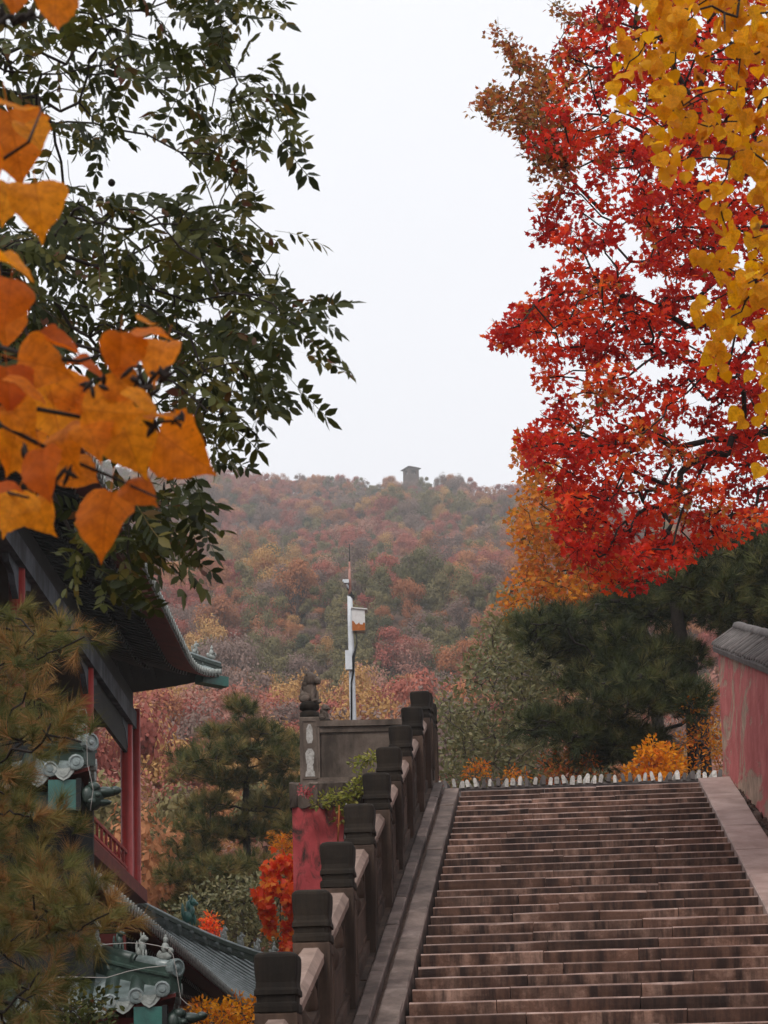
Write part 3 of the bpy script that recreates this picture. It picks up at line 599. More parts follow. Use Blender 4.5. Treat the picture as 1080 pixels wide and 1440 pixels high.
# ------------------------------------------------------------------ painted pavilion on the left
def frame_of(org, az):
    u = V((math.sin(az), math.cos(az), 0)); v = V((math.cos(az), -math.sin(az), 0))
    return lambda a, b, z: org + u * a + v * b + Z * z, u, v
r_ = ray(618, 1640); BAZ = math.atan2(r_.x, r_.y)
CA = P(179, 1248, 36.0); B, Bu, Bv = frame_of(CA, BAZ)
def on_plane(x, y, p0, nrm):
    r = ray(x, y); return r * (p0.dot(nrm) / r.dot(nrm))
def roofz(r, a, dv): return r['k1'] * dv + r['k2'] * dv * dv
def eave(r, a):
    t = max(0.0, 1 - a / r['len']) ** r['pow']; return r['flare'] * (t - 1), r['rise'] * (t - 1)
def rp(r, K, al, ou, a, dv, dz=0.0):
    o, z = eave(r, a); return K + al * a + ou * (o - dv) + Z * (z + roofz(r, a, dv) + dz)
def roof_side(par, r, K, al, ou, L, D, D2, tiles=True, board=None, big=False, step=.2, rafters=True, tile_L=None):
    n = int(L / .3); A = [L * k / n for k in range(n + 1)]; nd = 7
    surf, red, dark = MB(), MB(), MB()
    g = [[rp(r, K, al, ou, a, min(a + .01, D) * j / nd) for j in range(nd + 1)] for a in A]
    g2 = [[p - Z * .07 for p in row] for row in g]
    for i in range(n):
        for j in range(nd):
            surf.add([g[i][j], g[i + 1][j], g[i + 1][j + 1], g[i][j + 1]], [(0, 1, 2, 3)], True)
    for i in range(n): surf.add([g[i][0], g[i + 1][0], g2[i + 1][0], g2[i][0]], [(0, 1, 2, 3)])
    obj('roof_slope', surf, M_TILE, par)
    def sof(a, dv): o, z = eave(r, a); return K + al * a + ou * (o - dv) + Z * (z - .10 + r['sof'] * dv)
    for i in range(n):
        for m2, d0, d1 in ((red, 0.0, .42), (dark, .42, D2)):
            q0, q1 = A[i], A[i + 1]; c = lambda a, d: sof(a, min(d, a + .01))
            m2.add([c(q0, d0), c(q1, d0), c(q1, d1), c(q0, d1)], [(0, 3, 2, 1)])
    for i in range(n): red.add([sof(A[i], 0), sof(A[i + 1], 0), g2[i + 1][0], g2[i][0]], [(0, 1, 2, 3)])
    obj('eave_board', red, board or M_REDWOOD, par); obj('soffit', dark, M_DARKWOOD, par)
    if rafters:
        rf = MB(); a = .1; ends = MB()
        while a < L:
            d_in = min(D2, a + .05)
            for d0, d1, hh, ww in ((.40, min(1.05, d_in), .035, .035), (.95, d_in, .045, .05)):
                if d1 > d0 + .05:
                    p0, p1 = sof(a, d0) - Z * (.035 if d0 < .5 else .09), sof(a, d1) - Z * (.035 if d0 < .5 else .09)
                    t = (p1 - p0).normalized(); sd = t.cross(Z).normalized()
                    rf.box((p0 + p1) / 2, (ww, (p1 - p0).length / 2, hh), (sd, t, sd.cross(t)))
                    if not big: ends.box(p0 - t * .006, (ww * .8, .006, hh * .8), (sd, t, sd.cross(t)))
            a += step
        if rf.f: setp(obj('rafters', rf, M_DARKWOOD, par), kind='stuff')
        if ends.f: setp(obj('rafter_ends', ends, M_TILE, par), kind='stuff')
    tl, dn = MB(), MB(); a = step * .5; rad_t = .062 if big else .05
    lim = tile_L or L
    while a < lim:
        mt = tl if not big else MB(); R = []; dm = min(a, D); N = 6
        if dm > .03:
            for j in range(N + 1):
                p = rp(r, K, al, ou, a, dm * j / N - (.05 if j == 0 else 0), .0)
                R.append([p + al * (rad_t * math.cos(math.pi * q / 5)) + Z * (rad_t * math.sin(math.pi * q / 5)) for q in range(6)])
            mt.rings(R, True, True)
            if big: obj('tile_row', mt, M_GREEN, par)
        e = rp(r, K, al, ou, a, -.06)
        me_ = dn if not big else MB()
        rings = [[e + ou * d + Z * .02 + (al * math.cos(2 * math.pi * q / 12) + Z * math.sin(2 * math.pi * q / 12)) * rr for q in range(12)] for rr, d in ((rad_t * 1.05, -.06), (rad_t * 1.05, .0), (rad_t * .8, .004), (rad_t * .78, -.006), (rad_t * .5, -.006), (rad_t * .45, .004), (rad_t * .1, .006))]
        me_.rings(rings, True, False)
        if big: obj('antefix', me_, M_TILE, par)
        me_ = dn if not big else MB()
        e2 = rp(r, K, al, ou, a + step * .5, -.05); ww = step * (.46 if big else .42); hh = .10 if big else .07
        front = [e2 + al * (ww * x) + Z * (z * hh) for x, z in ((-1, .25), (-.9, -.35), (-.45, -.85), (0, -1.1), (.45, -.85), (.9, -.35), (1, .25), (.5, -.02), (0, -.1), (-.5, -.02))]
        back = [p - ou * .025 for p in front]; me_.rings([back, front], True, False)
        if big:
            mids = [e2 + ou * .006 + al * (ww * .62 * x) + Z * (z * hh * .62 - .02) for x, z in ((-1, .1), (-.5, -.75), (0, -1.), (.5, -.75), (1, .1), (0, -.1))]
            me_.rings([[p - ou * .008 for p in mids], mids], True, False)
            obj('drip_tile', me_, M_PALE, par)
        a += step
    if tl.f: setp(obj('tile_rows', tl, M_TILE, par), kind='stuff')
    if dn.f: setp(obj('eave_tiles', dn, M_PALE, par), kind='stuff')
def roof_beast(mbk, c, h, f, kind):
    r = f.cross(Z)
    def el(o, rr, j=.1):
        m2 = MB(); m2.ball((0, 0, 0), 1, 8, 6, j); mbk.add([c + f * (o[0] + x * rr[0]) * h + r * (o[1] + y * rr[1]) * h + Z * (o[2] + z * rr[2]) * h for x, y, z in m2.v], m2.f, True)
    if kind == 'rider':
        el((0, 0, .22), (.34, .15, .16)); el((-.3, 0, .3), (.12, .1, .16)); el((.3, 0, .4), (.11, .1, .12)); el((0, 0, .52), (.14, .15, .22)); el((.02, 0, .82), (.10, .10, .12)); el((.02, 0, .95), (.05, .05, .07)); el((.14, .0, .5), (.14, .16, .06))
    else:
        el((-.1, 0, .22), (.2, .14, .2)); el((.05, 0, .42), (.14, .13, .24)); el((.12, 0, .72), (.16, .13, .14)); el((.27, 0, .69), (.10, .08, .07)); el((.04, .07, .88), (.04, .03, .09)); el((.04, -.07, .88), (.04, .03, .09))
        el((.16, .07, .14), (.05, .05, .17)); el((.16, -.07, .14), (.05, .05, .17)); el((-.28, 0, .42), (.06, .05, .24)); el((-.05, 0, .58), (.07, .1, .18))
def hip(par, r, K, al, ou, length, rad_r, beasts, hbeast, big=False, rider=True):
    al2 = -ou
    def hp(a, dz): o, z = eave(r, a); return K + al * a - ou * a + (al * (-o) * .0) + ou * o * .5 - al * o * .5 + Z * (z + roofz(r, a, a) + dz)
    N = 14; body, bead = MB(), MB()
    pts = [hp(length * k / N, 0.0) for k in range(N + 1)]
    sd = (al + ou).normalized(); R = []
    for p in pts: R.append([p + sd * x + Z * z for x, z in ((-rad_r * .8, -.06), (rad_r * .8, -.06), (rad_r * .8, rad_r * .6), (rad_r * 1.05, rad_r * .75), (rad_r * 1.05, rad_r * 1.0), (rad_r * .7, rad_r * 1.1), (rad_r * .7, rad_r * 1.7), (-rad_r * .7, rad_r * 1.7), (-rad_r * .7, rad_r * 1.1), (-rad_r * 1.05, rad_r * 1.0), (-rad_r * 1.05, rad_r * .75), (-rad_r * .8, rad_r * .6))])
    body.rings(R, True, False); obj('hip_ridge', body, M_GREEN, par)
    if big:
        segs = int(length / .28)
        for k in range(segs):
            m2 = MB(); p0, p1 = hp(length * k / segs + .006, rad_r * 1.75), hp(length * (k + 1) / segs - .006, rad_r * 1.75)
            m2.tube([p0, p1], [rad_r * .72, rad_r * .72], 10); m2.tube([p0, p0.lerp(p1, .12)], [rad_r * .80, rad_r * .80], 10); obj('ridge_tile', m2, M_GREEN if k % 2 else M_TILE, par)
        m2 = MB(); e = hp(0, rad_r * 1.75); d = (ou - al).normalized(); d2 = d.cross(Z)
        for rr, t_ in ((rad_r * 1.0, 0), ):
            m2.rings([[e + d * t + (d2 * math.cos(2 * math.pi * q / 14) + Z * math.sin(2 * math.pi * q / 14)) * s_ for q in range(14)] for s_, t in ((rad_r, -.03), (rad_r, .03), (rad_r * .78, .035), (rad_r * .75, .02), (rad_r * .4, .02), (rad_r * .3, .035), (rad_r * .05, .04))], True, False)
        obj('ridge_end_tile', m2, M_TILE, par)
    else:
        bead.tube([p + Z * (rad_r * 1.75) for p in pts], rad_r * .62, 8); obj('ridge_cap', bead, M_TILE, par)
    f = (ou - al).normalized()
    for k, a in enumerate(beasts):
        m2 = MB(); roof_beast(m2, hp(a, rad_r * 2.1), hbeast * (1 if k else 1.05), f, 'rider' if (k == 0 and rider) else 'beast'); obj('ridge_figure', m2, M_GREEN if big and k == 2 else M_PALE, par)
    return hp

K1 = P(309, 944, 37.7)
pav = thing('red_column_pavilion', 'two storey pavilion with red columns, dark eaves and upturned green grey tiled roofs', 'pavilion', B(-6, -3, GROUND_Z - CA.z))
R1 = dict(len=2.6, pow=2.0, flare=.28, rise=.36, k1=.42, k2=.05, sof=.30)
roof_side(pav, R1, K1, -Bu, Bv, 19.0, 4.6, 1.7, step=.2)
roof_side(pav, R1, K1, -Bv, Bu, 8.0, 4.0, 1.7, step=.2, tile_L=4, board=M_DARKWOOD)
hp1 = hip(pav, R1, K1, -Bu, Bv, 3.2, .075, [.12, .36, .60, .84, 1.08], .26)
zc = (K1 - CA).z
cb = MB(); cb.box(K1 + (-Bu - Bv) * .25 + Z * (-.2) + (Bv + Bu) * .12, (.11, .30, .09), ((Bv - Bu).normalized(), (Bv + Bu).normalized(), Z)); obj('corner_beam_end', cb, M_TEAL, pav)
def col(p, h, r): 
    m2 = MB(); m2.lathe(p, [(r * 1.25, -.05), (r * 1.25, .06), (r, .09), (r, h)], 16); obj('column', m2, M_REDPAINT, pav)
uB = (on_plane(122, 930, CA, Bv) - CA).dot(Bu); uC = (on_plane(24, 800, CA, Bv) - CA).dot(Bu)
print('bays', uB, uC, 'corner', (K1 - CA).dot(Bu), (K1 - CA).dot(Bv), zc)
HB = 2.82
cu = [0, uB, uC, uC - (uB - uC) * 1.0, uC - (uB - uC) * 2.0]
for k, u in enumerate(cu): col(B(u, 0, 0), 3.1, .105)
col(P(193, 1262, 36.4) , 3.3, .07)
for u in cu[:3]:
    for vv in (-4.2,): col(B(u, vv, 0), 3.1, .105)
    for vv in (-1.5, -2.9):
        if u == 0: col(B(u, vv, 0), 3.1, .08)
ul = cu[-1] - 1
def bar(mbk, u0, u1, v0, v1, z0, z1): mbk.hexa([B(u, v, z) for z in (z0, z1) for u, v in ((u0, v0), (u0, v1), (u1, v1), (u1, v0))])
m_ = MB(); bar(m_, ul, .35, -.13, .13, HB, HB + .30); obj('architrave', m_, M_BEAM, pav)
m_ = MB(); bar(m_, ul, .2, -.09, .09, HB + .30, HB + .62); obj('lintel_panel', m_, M_DARKWOOD, pav)
m_ = MB(); bar(m_, -.12, .12, -5, -.13, HB - .0, HB + .6); obj('end_lintel', m_, M_DARKWOOD, pav)
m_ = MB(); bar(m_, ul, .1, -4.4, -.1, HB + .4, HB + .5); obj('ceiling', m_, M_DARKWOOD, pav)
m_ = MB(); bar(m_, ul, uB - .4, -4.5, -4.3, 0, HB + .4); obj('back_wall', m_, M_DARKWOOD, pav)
for u in cu[:3]:
    for s_ in (-1, 1):
        if u == 0 and s_ > 0: continue
        m_ = MB(); m_.add([B(u + s_ * d, w, z) for w in (-.04, .04) for d, z in ((.1, HB), (.75, HB), (.7, HB - .1), (.4, HB - .17), (.3, HB - .28), (.1, HB - .42))], [(0, 1, 2, 3, 4, 5), (11, 10, 9, 8, 7, 6)] + [(i, (i + 1) % 6, 6 + (i + 1) % 6, 6 + i) for i in range(6)]); obj('column_bracket', m_, M_BEAM, pav)
# dark sheet added between columns, standing in for the gloom under the ceiling
m_ = MB(); bar(m_, uB + .1, -.1, -.03, .03, HB - .5, HB); obj('dark_ceiling_sheet', m_, M_DARKWOOD, pav)
# floor and railing
m_ = MB(); bar(m_, ul, .45, -4.6, .28, -.22, .0); obj('floor_edge', m_, M_REDWOOD, pav)
rl = thing; RH = .62
for a, b in zip(cu[:-1], cu[1:]):
    for z0, z1 in ((RH - .05, RH), (.30, .345), (.05, .10)):
        m_ = MB(); bar(m_, b + .1, a - .1, -.025, .025, z0, z1); obj('rail', m_, M_REDPAINT, pav)
    m_ = MB(); bar(m_, b + .1, a - .1, -.012, .012, .10, .30); obj('rail_panel', m_, M_REDPAINT, pav)
    nbal = 9
    for k in range(1, nbal):
        u = b + (a - b) * k / nbal; m_ = MB(); bar(m_, u - .02, u + .02, -.02, .02, .345, RH - .05); obj('baluster', m_, M_REDPAINT, pav)
for v0, v1 in ((-1.5, -.1), (-2.9, -1.5), (-4.2, -2.9)):
    for z0, z1 in ((RH - .05, RH), (.05, .3)): m_ = MB(); bar(m_, -.025, .025, v0, v1, z0, z1); obj('rail', m_, M_REDPAINT, pav)
# lower skirt roof
K2 = P(398, 1362, 39.4)
R2 = dict(len=6.0, pow=2.5, flare=.4, rise=.95, k1=.62, k2=.03, sof=.30)
roof_side(pav, R2, K2, -Bu, Bv, 20.0, 2.35, 1.6, step=.2)
roof_side(pav, R2, K2, -Bv, Bu, 7.0, 2.35, 1.6, step=.2, tile_L=3)
hp2 = hip(pav, R2, K2, -Bu, Bv, 2.5, .085, [.14, .40, .66, .92], .27, rider=True)
m_ = MB(); roof_beast(m_, hp2(1.45, .2), .55, (Bv + Bu).normalized(), 'beast'); obj('ridge_dragon', m_, M_TEAL, pav)
m_ = MB(); bar(m_, ul, .9, -4.4, .0, GROUND_Z - CA.z, -.25); obj('lower_wall', m_, M_REDWOOD, pav)
m_ = MB(); 
for k in range(14): bar(m_, .7 - k * 1.5, .74 - k * 1.5, .0, .03, -4.0, -.9)
obj('lower_wall_batten', m_, M_DARKWOOD, pav)
print('K2', (K2 - CA).dot(Bu), (K2 - CA).dot(Bv), (K2 - CA).z, 'eave mid', project(rp(R2, K2, -Bu, Bv, 8.0, 0)), project(rp(R2, K2, -Bu, Bv, 16.0, 0)), 'up', [tuple(round(q) for q in project(rp(R1, K1, -Bu, Bv, a, 0))) for a in (0, 1, 2, 4, 6, 8, 10, 13)])

# ------------------------------------------------------------------ nearer gate turret: two stacked roof corners with figures
K3, K4 = P(126, 1066, 17.0), P(247, 1384, 17.0)
tur = thing('double_eaved_gate_tower', 'near gate tower corner with green glazed hip ridges, roof figures and carved tile ends', 'tower', V((K4.x - 1.5, 18.6, GROUND_Z)))
taz = rad(-3); tu = V((math.sin(taz), math.cos(taz), 0)); tv = V((math.cos(taz), -math.sin(taz), 0))
R3 = dict(len=2.6, pow=2.2, flare=.15, rise=.30, k1=.55, k2=.05, sof=.25)
for K, L, bs, tl in ((K3, 2.2, [.10, .36], 1), (K4, 3.2, [.08, .27, .46, .66], 1)):
    roof_side(tur, R3, K, -tv, -tu, L, 1.1, .9, big=True, step=.21, rafters=True)
    roof_side(tur, R3, K, tu, tv, .9, .9, .8, big=False, step=.21, rafters=False)
    hip(tur, R3, K, -tv, -tu, 1.15, .075, bs, .215, big=True)
    # corner beam with carved beast head under the tip
    c = K + Z * (-.30) - tv * .22 + tu * .1
    m_ = MB(); m_.box(c, (.115, .10, .125), (tv, tu, Z)); cbm = obj('corner_beam', m_, M_TEAL, tur)
    m_ = MB(); m_.box(c + tv * .13, (.02, .11, .135), (tv, tu, Z)); obj('corner_band', m_, M_DARKWOOD, cbm)
    m_ = MB(); h0 = c + tv * .23
    for o, rr in (((0, 0, 0), (.10, .10, .11)), ((.09, 0, .035), (.11, .07, .045)), ((.08, 0, -.05), (.08, .06, .03)), ((.19, 0, .05), (.05, .05, .035)), ((.02, -.07, .07), (.05, .035, .04)), ((-.03, -.085, 0), (.05, .03, .07)), ((.0, -.09, -.05), (.04, .02, .03)), ((.05, -.075, .0), (.03, .03, .025))):
        q2 = MB(); q2.ball((0, 0, 0), 1, 9, 7, .08); m_.add([h0 + tv * (o[0] + x * rr[0]) + tu * (o[1] + y * rr[1]) + Z * (o[2] + z * rr[2]) for x, y, z in q2.v], q2.f, True)
    obj('carved_beast_head', m_, M_GREEN, cbm)
def tbar(mbk, K, a0, a1, o0, o1, z0, z1): mbk.hexa([K + tv * a + tu * o + Z * z for z in (z0, z1) for a, o in ((a0, o0), (a1, o0), (a1, o1), (a0, o1))])
m_ = MB(); tbar(m_, K3, -.14, .0, .28, .42, -1.75, -.25); obj('corner_post', m_, M_DARKWOOD, tur)
m_ = MB(); tbar(m_, K3, -2.2, -.14, .42, .5, -1.7, .3); obj('upper_wall', m_, M_DARKWOOD, tur)
m_ = MB(); tbar(m_, K3, -2.2, -.1, .30, .42, -.42, -.22); obj('upper_beam', m_, M_TEAL, tur)
m_ = MB(); tbar(m_, K4, -3.2, -.45, .75, .85, GROUND_Z - K4.z, .5); obj('lower_wall', m_, M_REDWOOD, tur)
m_ = MB(); tbar(m_, K4, -3.2, -.28, .55, .7, -.52, -.22); obj('lower_beam', m_, M_REDPAINT, tur)
m_ = MB(); tbar(m_, K4, -.52, -.36, .55, .71, GROUND_Z - K4.z, -.3); obj('corner_post', m_, M_REDPAINT, tur)
# slack cable over the roof figures and down the corner
def cable(pts, nm, lb, r=.0035):
    m2 = MB(); m2.tube(pts, r, 5); setp(obj(nm, m2, M_CABLE, None, pts[0]), lb, 'cable')
C = lambda x, y: P(x, y, 16.9)
cable([C(128, 1330), C(150, 1328), C(180, 1326), C(205, 1327), C(222, 1330), C(236, 1334), C(243, 1342), C(248, 1365), C(252, 1390), C(254, 1403), C(262, 1411), C(270, 1416), C(266, 1424)], 'lightning_cable', 'pale slack lightning cable looped over the lower roof figures of the gate tower')
cable([C(87, 1034), C(88, 1008), C(92, 1001), C(110, 999), C(120, 997), C(122, 1003), C(122, 1040), C(123, 1075), C(128, 1095), C(131, 1110), C(129, 1125), C(127, 1140)], 'lightning_cable', 'pale thin lightning cable framing the upper roof figures of the gate tower', .003)
cable([P(x, y, 16.6) for x, y in ((52, 1375), (100, 1374), (150, 1375), (180, 1366), (205, 1361), (235, 1358))], 'lightning_cable', 'pale cable stretched along the side of the lower glazed hip ridge', .004)
# ------------------------------------------------------------------ plants: leaf templates and scattering
def unit(a): return a / np.maximum(np.linalg.norm(a, axis=-1, keepdims=True), 1e-9)
def fan(outline, z=None):
    o = np.array(outline, float); v = np.column_stack([o[:, 0], o[:, 1], np.zeros(len(o)) if z is None else z])
    c = np.array([[o[:, 0].mean() * .9, 0, -.04]]); n = len(o)
    return np.vstack([c, v]), np.array([(0, 1 + i, 1 + (i + 1) % n) for i in range(n)])
T_MAPLE = fan([(0, 0), (.12, -.30), (.02, -.50), (.36, -.34), (.52, -.52), (.58, -.22), (1, 0), (.58, .22), (.52, .52), (.36, .34), (.02, .50), (.12, .30)])
T_SMALL = fan([(0, 0), (.3, -.22), (.7, -.2), (1, 0), (.7, .2), (.3, .22)])
def heart(seed, n=20, fold=.12, curl=.18):
    r = random.Random(seed); half = [(.0, 0), (-.035, .12), (-.03, .28), (.05, .43), (.18, .535), (.36, .53), (.54, .45), (.70, .33), (.83, .19), (.93, .075), (1.08, 0)]
    if n >= 16:
        fine = []
        for (x0_, y0_), (x1_, y1_) in zip(half[:-1], half[1:]): fine += [(x0_, y0_), ((x0_ + x1_) / 2, (y0_ + y1_) / 2 * 1.012)]
        half = fine + [half[-1]]
    sk = r.uniform(-.05, .05); pts = [(x + .012 * r.uniform(-1, 1), y * r.uniform(.93, 1.05) + sk * x) for x, y in half] + [(x + .012 * r.uniform(-1, 1), -y * r.uniform(.93, 1.05) + sk * x) for x, y in reversed(half[1:-1])]
    n = len(pts)
    V0, F = [], []
    ring = [1.0, .66, .33]; p = np.array(pts); c = np.array([.42, 0])
    ph = r.uniform(0, 6)
    for s in ring:
        q = c + (p - c) * s
        for x, y in q: V0.append((x, y, -curl * (x - .4) ** 2 + fold * abs(y) + .07 * math.sin(7 * x + ph) * abs(y) * 2 + .03 * math.sin(9 * y + ph)))
    V0.append((c[0], 0, 0)); m = len(V0) - 1
    for a in range(len(ring) - 1):
        for k in range(n):
            i, j = a * n + k, a * n + (k + 1) % n; F += [(i, j, j + n), (i, j + n, i + n)]
    b = (len(ring) - 1) * n
    for k in range(n): F.append((b + k, b + (k + 1) % n, m))
    st = len(V0)   # stalk
    for x, y, z in ((-.38, -.006, .03), (-.38, .006, .03), (.06, -.010, 0), (.06, .010, 0)): V0.append((x, y, z))
    F += [(st, st + 1, st + 3), (st, st + 3, st + 2)]
    return np.array(V0), np.array(F)
def leaflet_compound(seed, pairs=5):
    r = random.Random(seed); Vs, Fs, Ts = [], [], []
    L = 1.0; spine = lambda t: np.array([t * L, .04 * math.sin(t * 3 + seed), -.16 * t * t])
    def lf(p, ang, ln, tint):
        d = np.array([math.cos(ang), math.sin(ang), -.25 + r.uniform(-.3, .15)]); d /= np.linalg.norm(d); s = np.array([-d[1], d[0], 0]); s /= np.linalg.norm(s); s = s + np.array([0, 0, r.uniform(-.7, .7)]); s /= np.linalg.norm(s)
        up = np.cross(d, s); w = ln * r.uniform(.22, .27); o = len(Vs)
        for x, y, z in ((0, 0, 0), (.25, -.75, .25), (.6, -.85, .25), (1, 0, -.25), (.6, .85, .25), (.25, .75, .25), (.5, 0, 0)):
            Vs.append(p + d * (x * ln) + s * (y * w) + up * (z * w * .5)); Ts.append(tint)
        Fs.extend([(o + 6, o + i, o + (i + 1) % 6) for i in range(6)])
    t0 = r.random()
    for k in range(pairs):
        t = .30 + .62 * k / (pairs - 1); p = spine(t); ln = r.uniform(.24, .32)
        for sg in (-1, 1): lf(p, sg * r.uniform(.85, 1.25), ln, (t0 + r.uniform(-.12, .12)) % 1)
    lf(spine(.95), r.uniform(-.2, .2), .32, t0)
    for k in range(5):
        p, q = spine(k / 5), spine((k + 1) / 5); o = len(Vs); w = .007
        Vs.extend([p + (0, -w, 0), p + (0, w, 0), q + (0, w, 0), q + (0, -w, 0)]); Ts.extend([.97] * 4); Fs.extend([(o, o + 1, o + 2), (o, o + 2, o + 3)])
    return np.array(Vs), np.array(Fs), np.array(Ts)
def tuft(seed, n=44, spread=1.0, width=.012, shoot=.55):
    r = random.Random(seed); Vs, Fs, Ts = [], [], []
    for k in range(n):
        b = np.array([r.uniform(0, shoot), 0, 0]); a = r.uniform(0, 2 * math.pi); th = r.uniform(.25, 1.05) * spread
        d = np.array([math.cos(th), math.sin(th) * math.cos(a), math.sin(th) * math.sin(a)]); s = np.cross(d, [r.uniform(-1, 1), r.uniform(-1, 1), r.uniform(-1, 1)]); s /= np.linalg.norm(s)
        ln = r.uniform(.65, 1.0); o = len(Vs); tip = b + d * ln; tip[2] -= .08
        Vs.extend([b - s * width * .5, b + s * width * .5, tip]); t = r.random() * .22; Ts.extend([t] * 3); Fs.append((o, o + 1, o + 2))
    return np.array(Vs), np.array(Fs), np.array(Ts)
def frames(X, N):
    X = unit(X); N = unit(N - (N * X).sum(1, keepdims=True) * X); Yv = np.cross(N, X)
    return np.stack([X, Yv, N], axis=2)                 # columns
def scatter(par, part, tmpls, pos, X, N, scale, mat, n_ind=300, stuff='foliage', tints=None):
    """leaves: the n_ind that show largest are objects of their own, the rest one joined mesh"""
    pos = np.asarray(pos, float); F = frames(np.asarray(X, float), np.asarray(N, float)); n = len(pos); scale = np.broadcast_to(np.asarray(scale, float), (n,))
    which = RNG.integers(0, len(tmpls), n); tint = RNG.random(n) if tints is None else np.asarray(tints)
    px = np.array([project(p) for p in pos]); vis = (px[:, 0] > -10) & (px[:, 0] < 1090) & (px[:, 1] > -10) & (px[:, 1] < 1450)
    order = np.argsort(-(scale / pos[:, 1]) * np.where(vis, 1, .01)); ind = set(order[:n_ind].tolist()) if n_ind else set()
    ow = wloc(par); off = np.array([ow.x, ow.y, ow.z])
    meshes = [tri_mesh(part, t[0], t[1], mat, (t[2] if len(t) > 2 else np.zeros(len(t[0])))) for t in tmpls] if ind else []
    for me in meshes: me.polygons.foreach_set('use_smooth', [True] * len(me.polygons))
    for i in ind:
        m = Matrix.Translation(V(pos[i] - off)) @ Matrix([list(r) for r in F[i]]).to_4x4() @ Matrix.Scale(float(scale[i]), 4)
        link(part, meshes[which[i]], par, mtx=m)
    vs, fs, ts, o = [], [], [], 0
    for w, t in enumerate(tmpls):
        idx = np.array([i for i in range(n) if which[i] == w and i not in ind], int)
        if not len(idx): continue
        v = np.einsum('nij,kj->nki', F[idx], t[0]) * scale[idx][:, None, None] + (pos[idx] - off)[:, None, :]
        k = len(t[0]); vs.append(v.reshape(-1, 3)); fs.append((t[1][None] + (np.arange(len(idx)) * k)[:, None, None] + o).reshape(-1, 3)); o += k * len(idx)
        tt = tint[idx][:, None] + (t[2][None] if len(t) > 2 else np.zeros((1, k))); ts.append(np.mod(np.broadcast_to(tt, (len(idx), k)), 1).ravel())
    if vs:
        me = tri_mesh(stuff, np.vstack(vs), np.vstack(fs), mat, np.concatenate(ts)); setp(link(stuff, me, par), kind='stuff')
def in_poly(p, poly):
    x, y = p; c = False; j = len(poly) - 1
    for i in range(len(poly)):
        (xi, yi), (xj, yj) = poly[i], poly[j]
        if (yi > y) != (yj > y) and x < (xj - xi) * (y - yi) / (yj - yi) + xi: c = not c
        j = i
    return c
def sample(poly, n, d0, d1, gap=0.0, holes=()):
    xs = [p[0] for p in poly]; ys = [p[1] for p in poly]; out, px = [], []; tries = 0
    while len(out) < n and tries < n * 80:
        tries += 1; p = (random.uniform(min(xs), max(xs)), random.uniform(min(ys), max(ys)))
        if not in_poly(p, poly): continue
        if any(((p[0] - h[0]) / h[2]) ** 2 + ((p[1] - h[1]) / h[3]) ** 2 < 1 for h in holes): continue
        if gap and any((p[0] - q[0]) ** 2 + (p[1] - q[1]) ** 2 < gap * gap for q in px[-400:]): continue
        px.append(p); out.append(P(p[0], p[1], random.uniform(d0, d1)))
    return out
def skeleton(trunk, rtrunk, clusters, mid=2, sag=.06, rmin=.004, rpow=.45, twig=None, sides=5):
    """limbs joining every leaf cluster to the trunk; returns mesh"""
    nodes = [np.array(p) for p in trunk]; par = [max(0, i - 1) for i in range(len(trunk))]; nt_ = len(trunk); cost = [0.0] * nt_
    cl = sorted([np.array(c) for c in clusters], key=lambda c: min(np.linalg.norm(c - q) for q in nodes[:nt_]))
    for c in cl:
        A = np.array(nodes); d = np.linalg.norm(A - c, axis=1) + .35 * np.array(cost); k = int(np.argmin(d)); L = np.linalg.norm(c - A[k]); prev = k
        for m in range(1, mid + 2):
            t = m / (mid + 1); q = A[k] * (1 - t) + c * t
            if m <= mid: q = q + np.array([random.gauss(0, sag), random.gauss(0, sag), random.gauss(0, sag) + sag * .6]) * min(L, 1.2)
            nodes.append(q); par.append(prev); cost.append(cost[prev] + L / (mid + 1)); prev = len(nodes) - 1
    cnt = np.zeros(len(nodes))
    kids = [0] * len(nodes)
    for i in range(nt_, len(nodes)): kids[par[i]] += 1
    for i in range(len(nodes) - 1, 0, -1):
        if i >= nt_: cnt[i] = max(cnt[i], 1); cnt[par[i]] += cnt[i] if kids[par[i]] > 1 or par[i] < nt_ else max(0, cnt[i] - cnt[par[i]])
    mb = MB(); mb.tube([V(p) for p in nodes[:nt_]], rtrunk, 10)
    rr = lambda i: min(rtrunk[-1] * .8, rmin * max(1, cnt[i]) ** rpow)
    for i in range(nt_, len(nodes)):
        a, b = nodes[par[i]], nodes[i]; r1 = rr(i); r0 = rr(par[i]) if par[i] >= nt_ else min(r1 * 1.3, rtrunk[-1])
        mb.tube([V(a), V(b)], [min(r0, r1 * 1.6), r1], sides, cap=False)
    if twig:
        ln, n, tr = twig
        for c in clusters:
            for _ in range(n):
                d = V((random.gauss(0, 1), random.gauss(0, 1), random.gauss(0, .7))).normalized() * ln * random.uniform(.5, 1.1)
                m2 = V(c) + d * .5 + V((random.gauss(0, 1), random.gauss(0, 1), random.gauss(0, 1))) * ln * .12
                mb.tube([V(c), m2, V(c) + d], [tr, tr * .8, tr * .4], 3, cap=False)
    return mb
def around(cl, n, r, flat=1.0):
    """n points round every cluster"""
    c = np.array([tuple(q) for q in cl]); k = np.repeat(c, n, axis=0); d = unit(RNG.normal(size=k.shape)) * (RNG.random((len(k), 1)) ** .45) * r
    d[:, 2] *= flat; return k + d, d
def tree(name, label, base, trunk, rtrunk, clusters, mat_bark=M_BARK, group=None, cat='tree', **kw):
    t = thing(name, label, cat, base, group); sk = skeleton(trunk, rtrunk, clusters, **kw); obj('trunk', sk, mat_bark, t); return t
def gz(x, y): return ground_z(x, y)

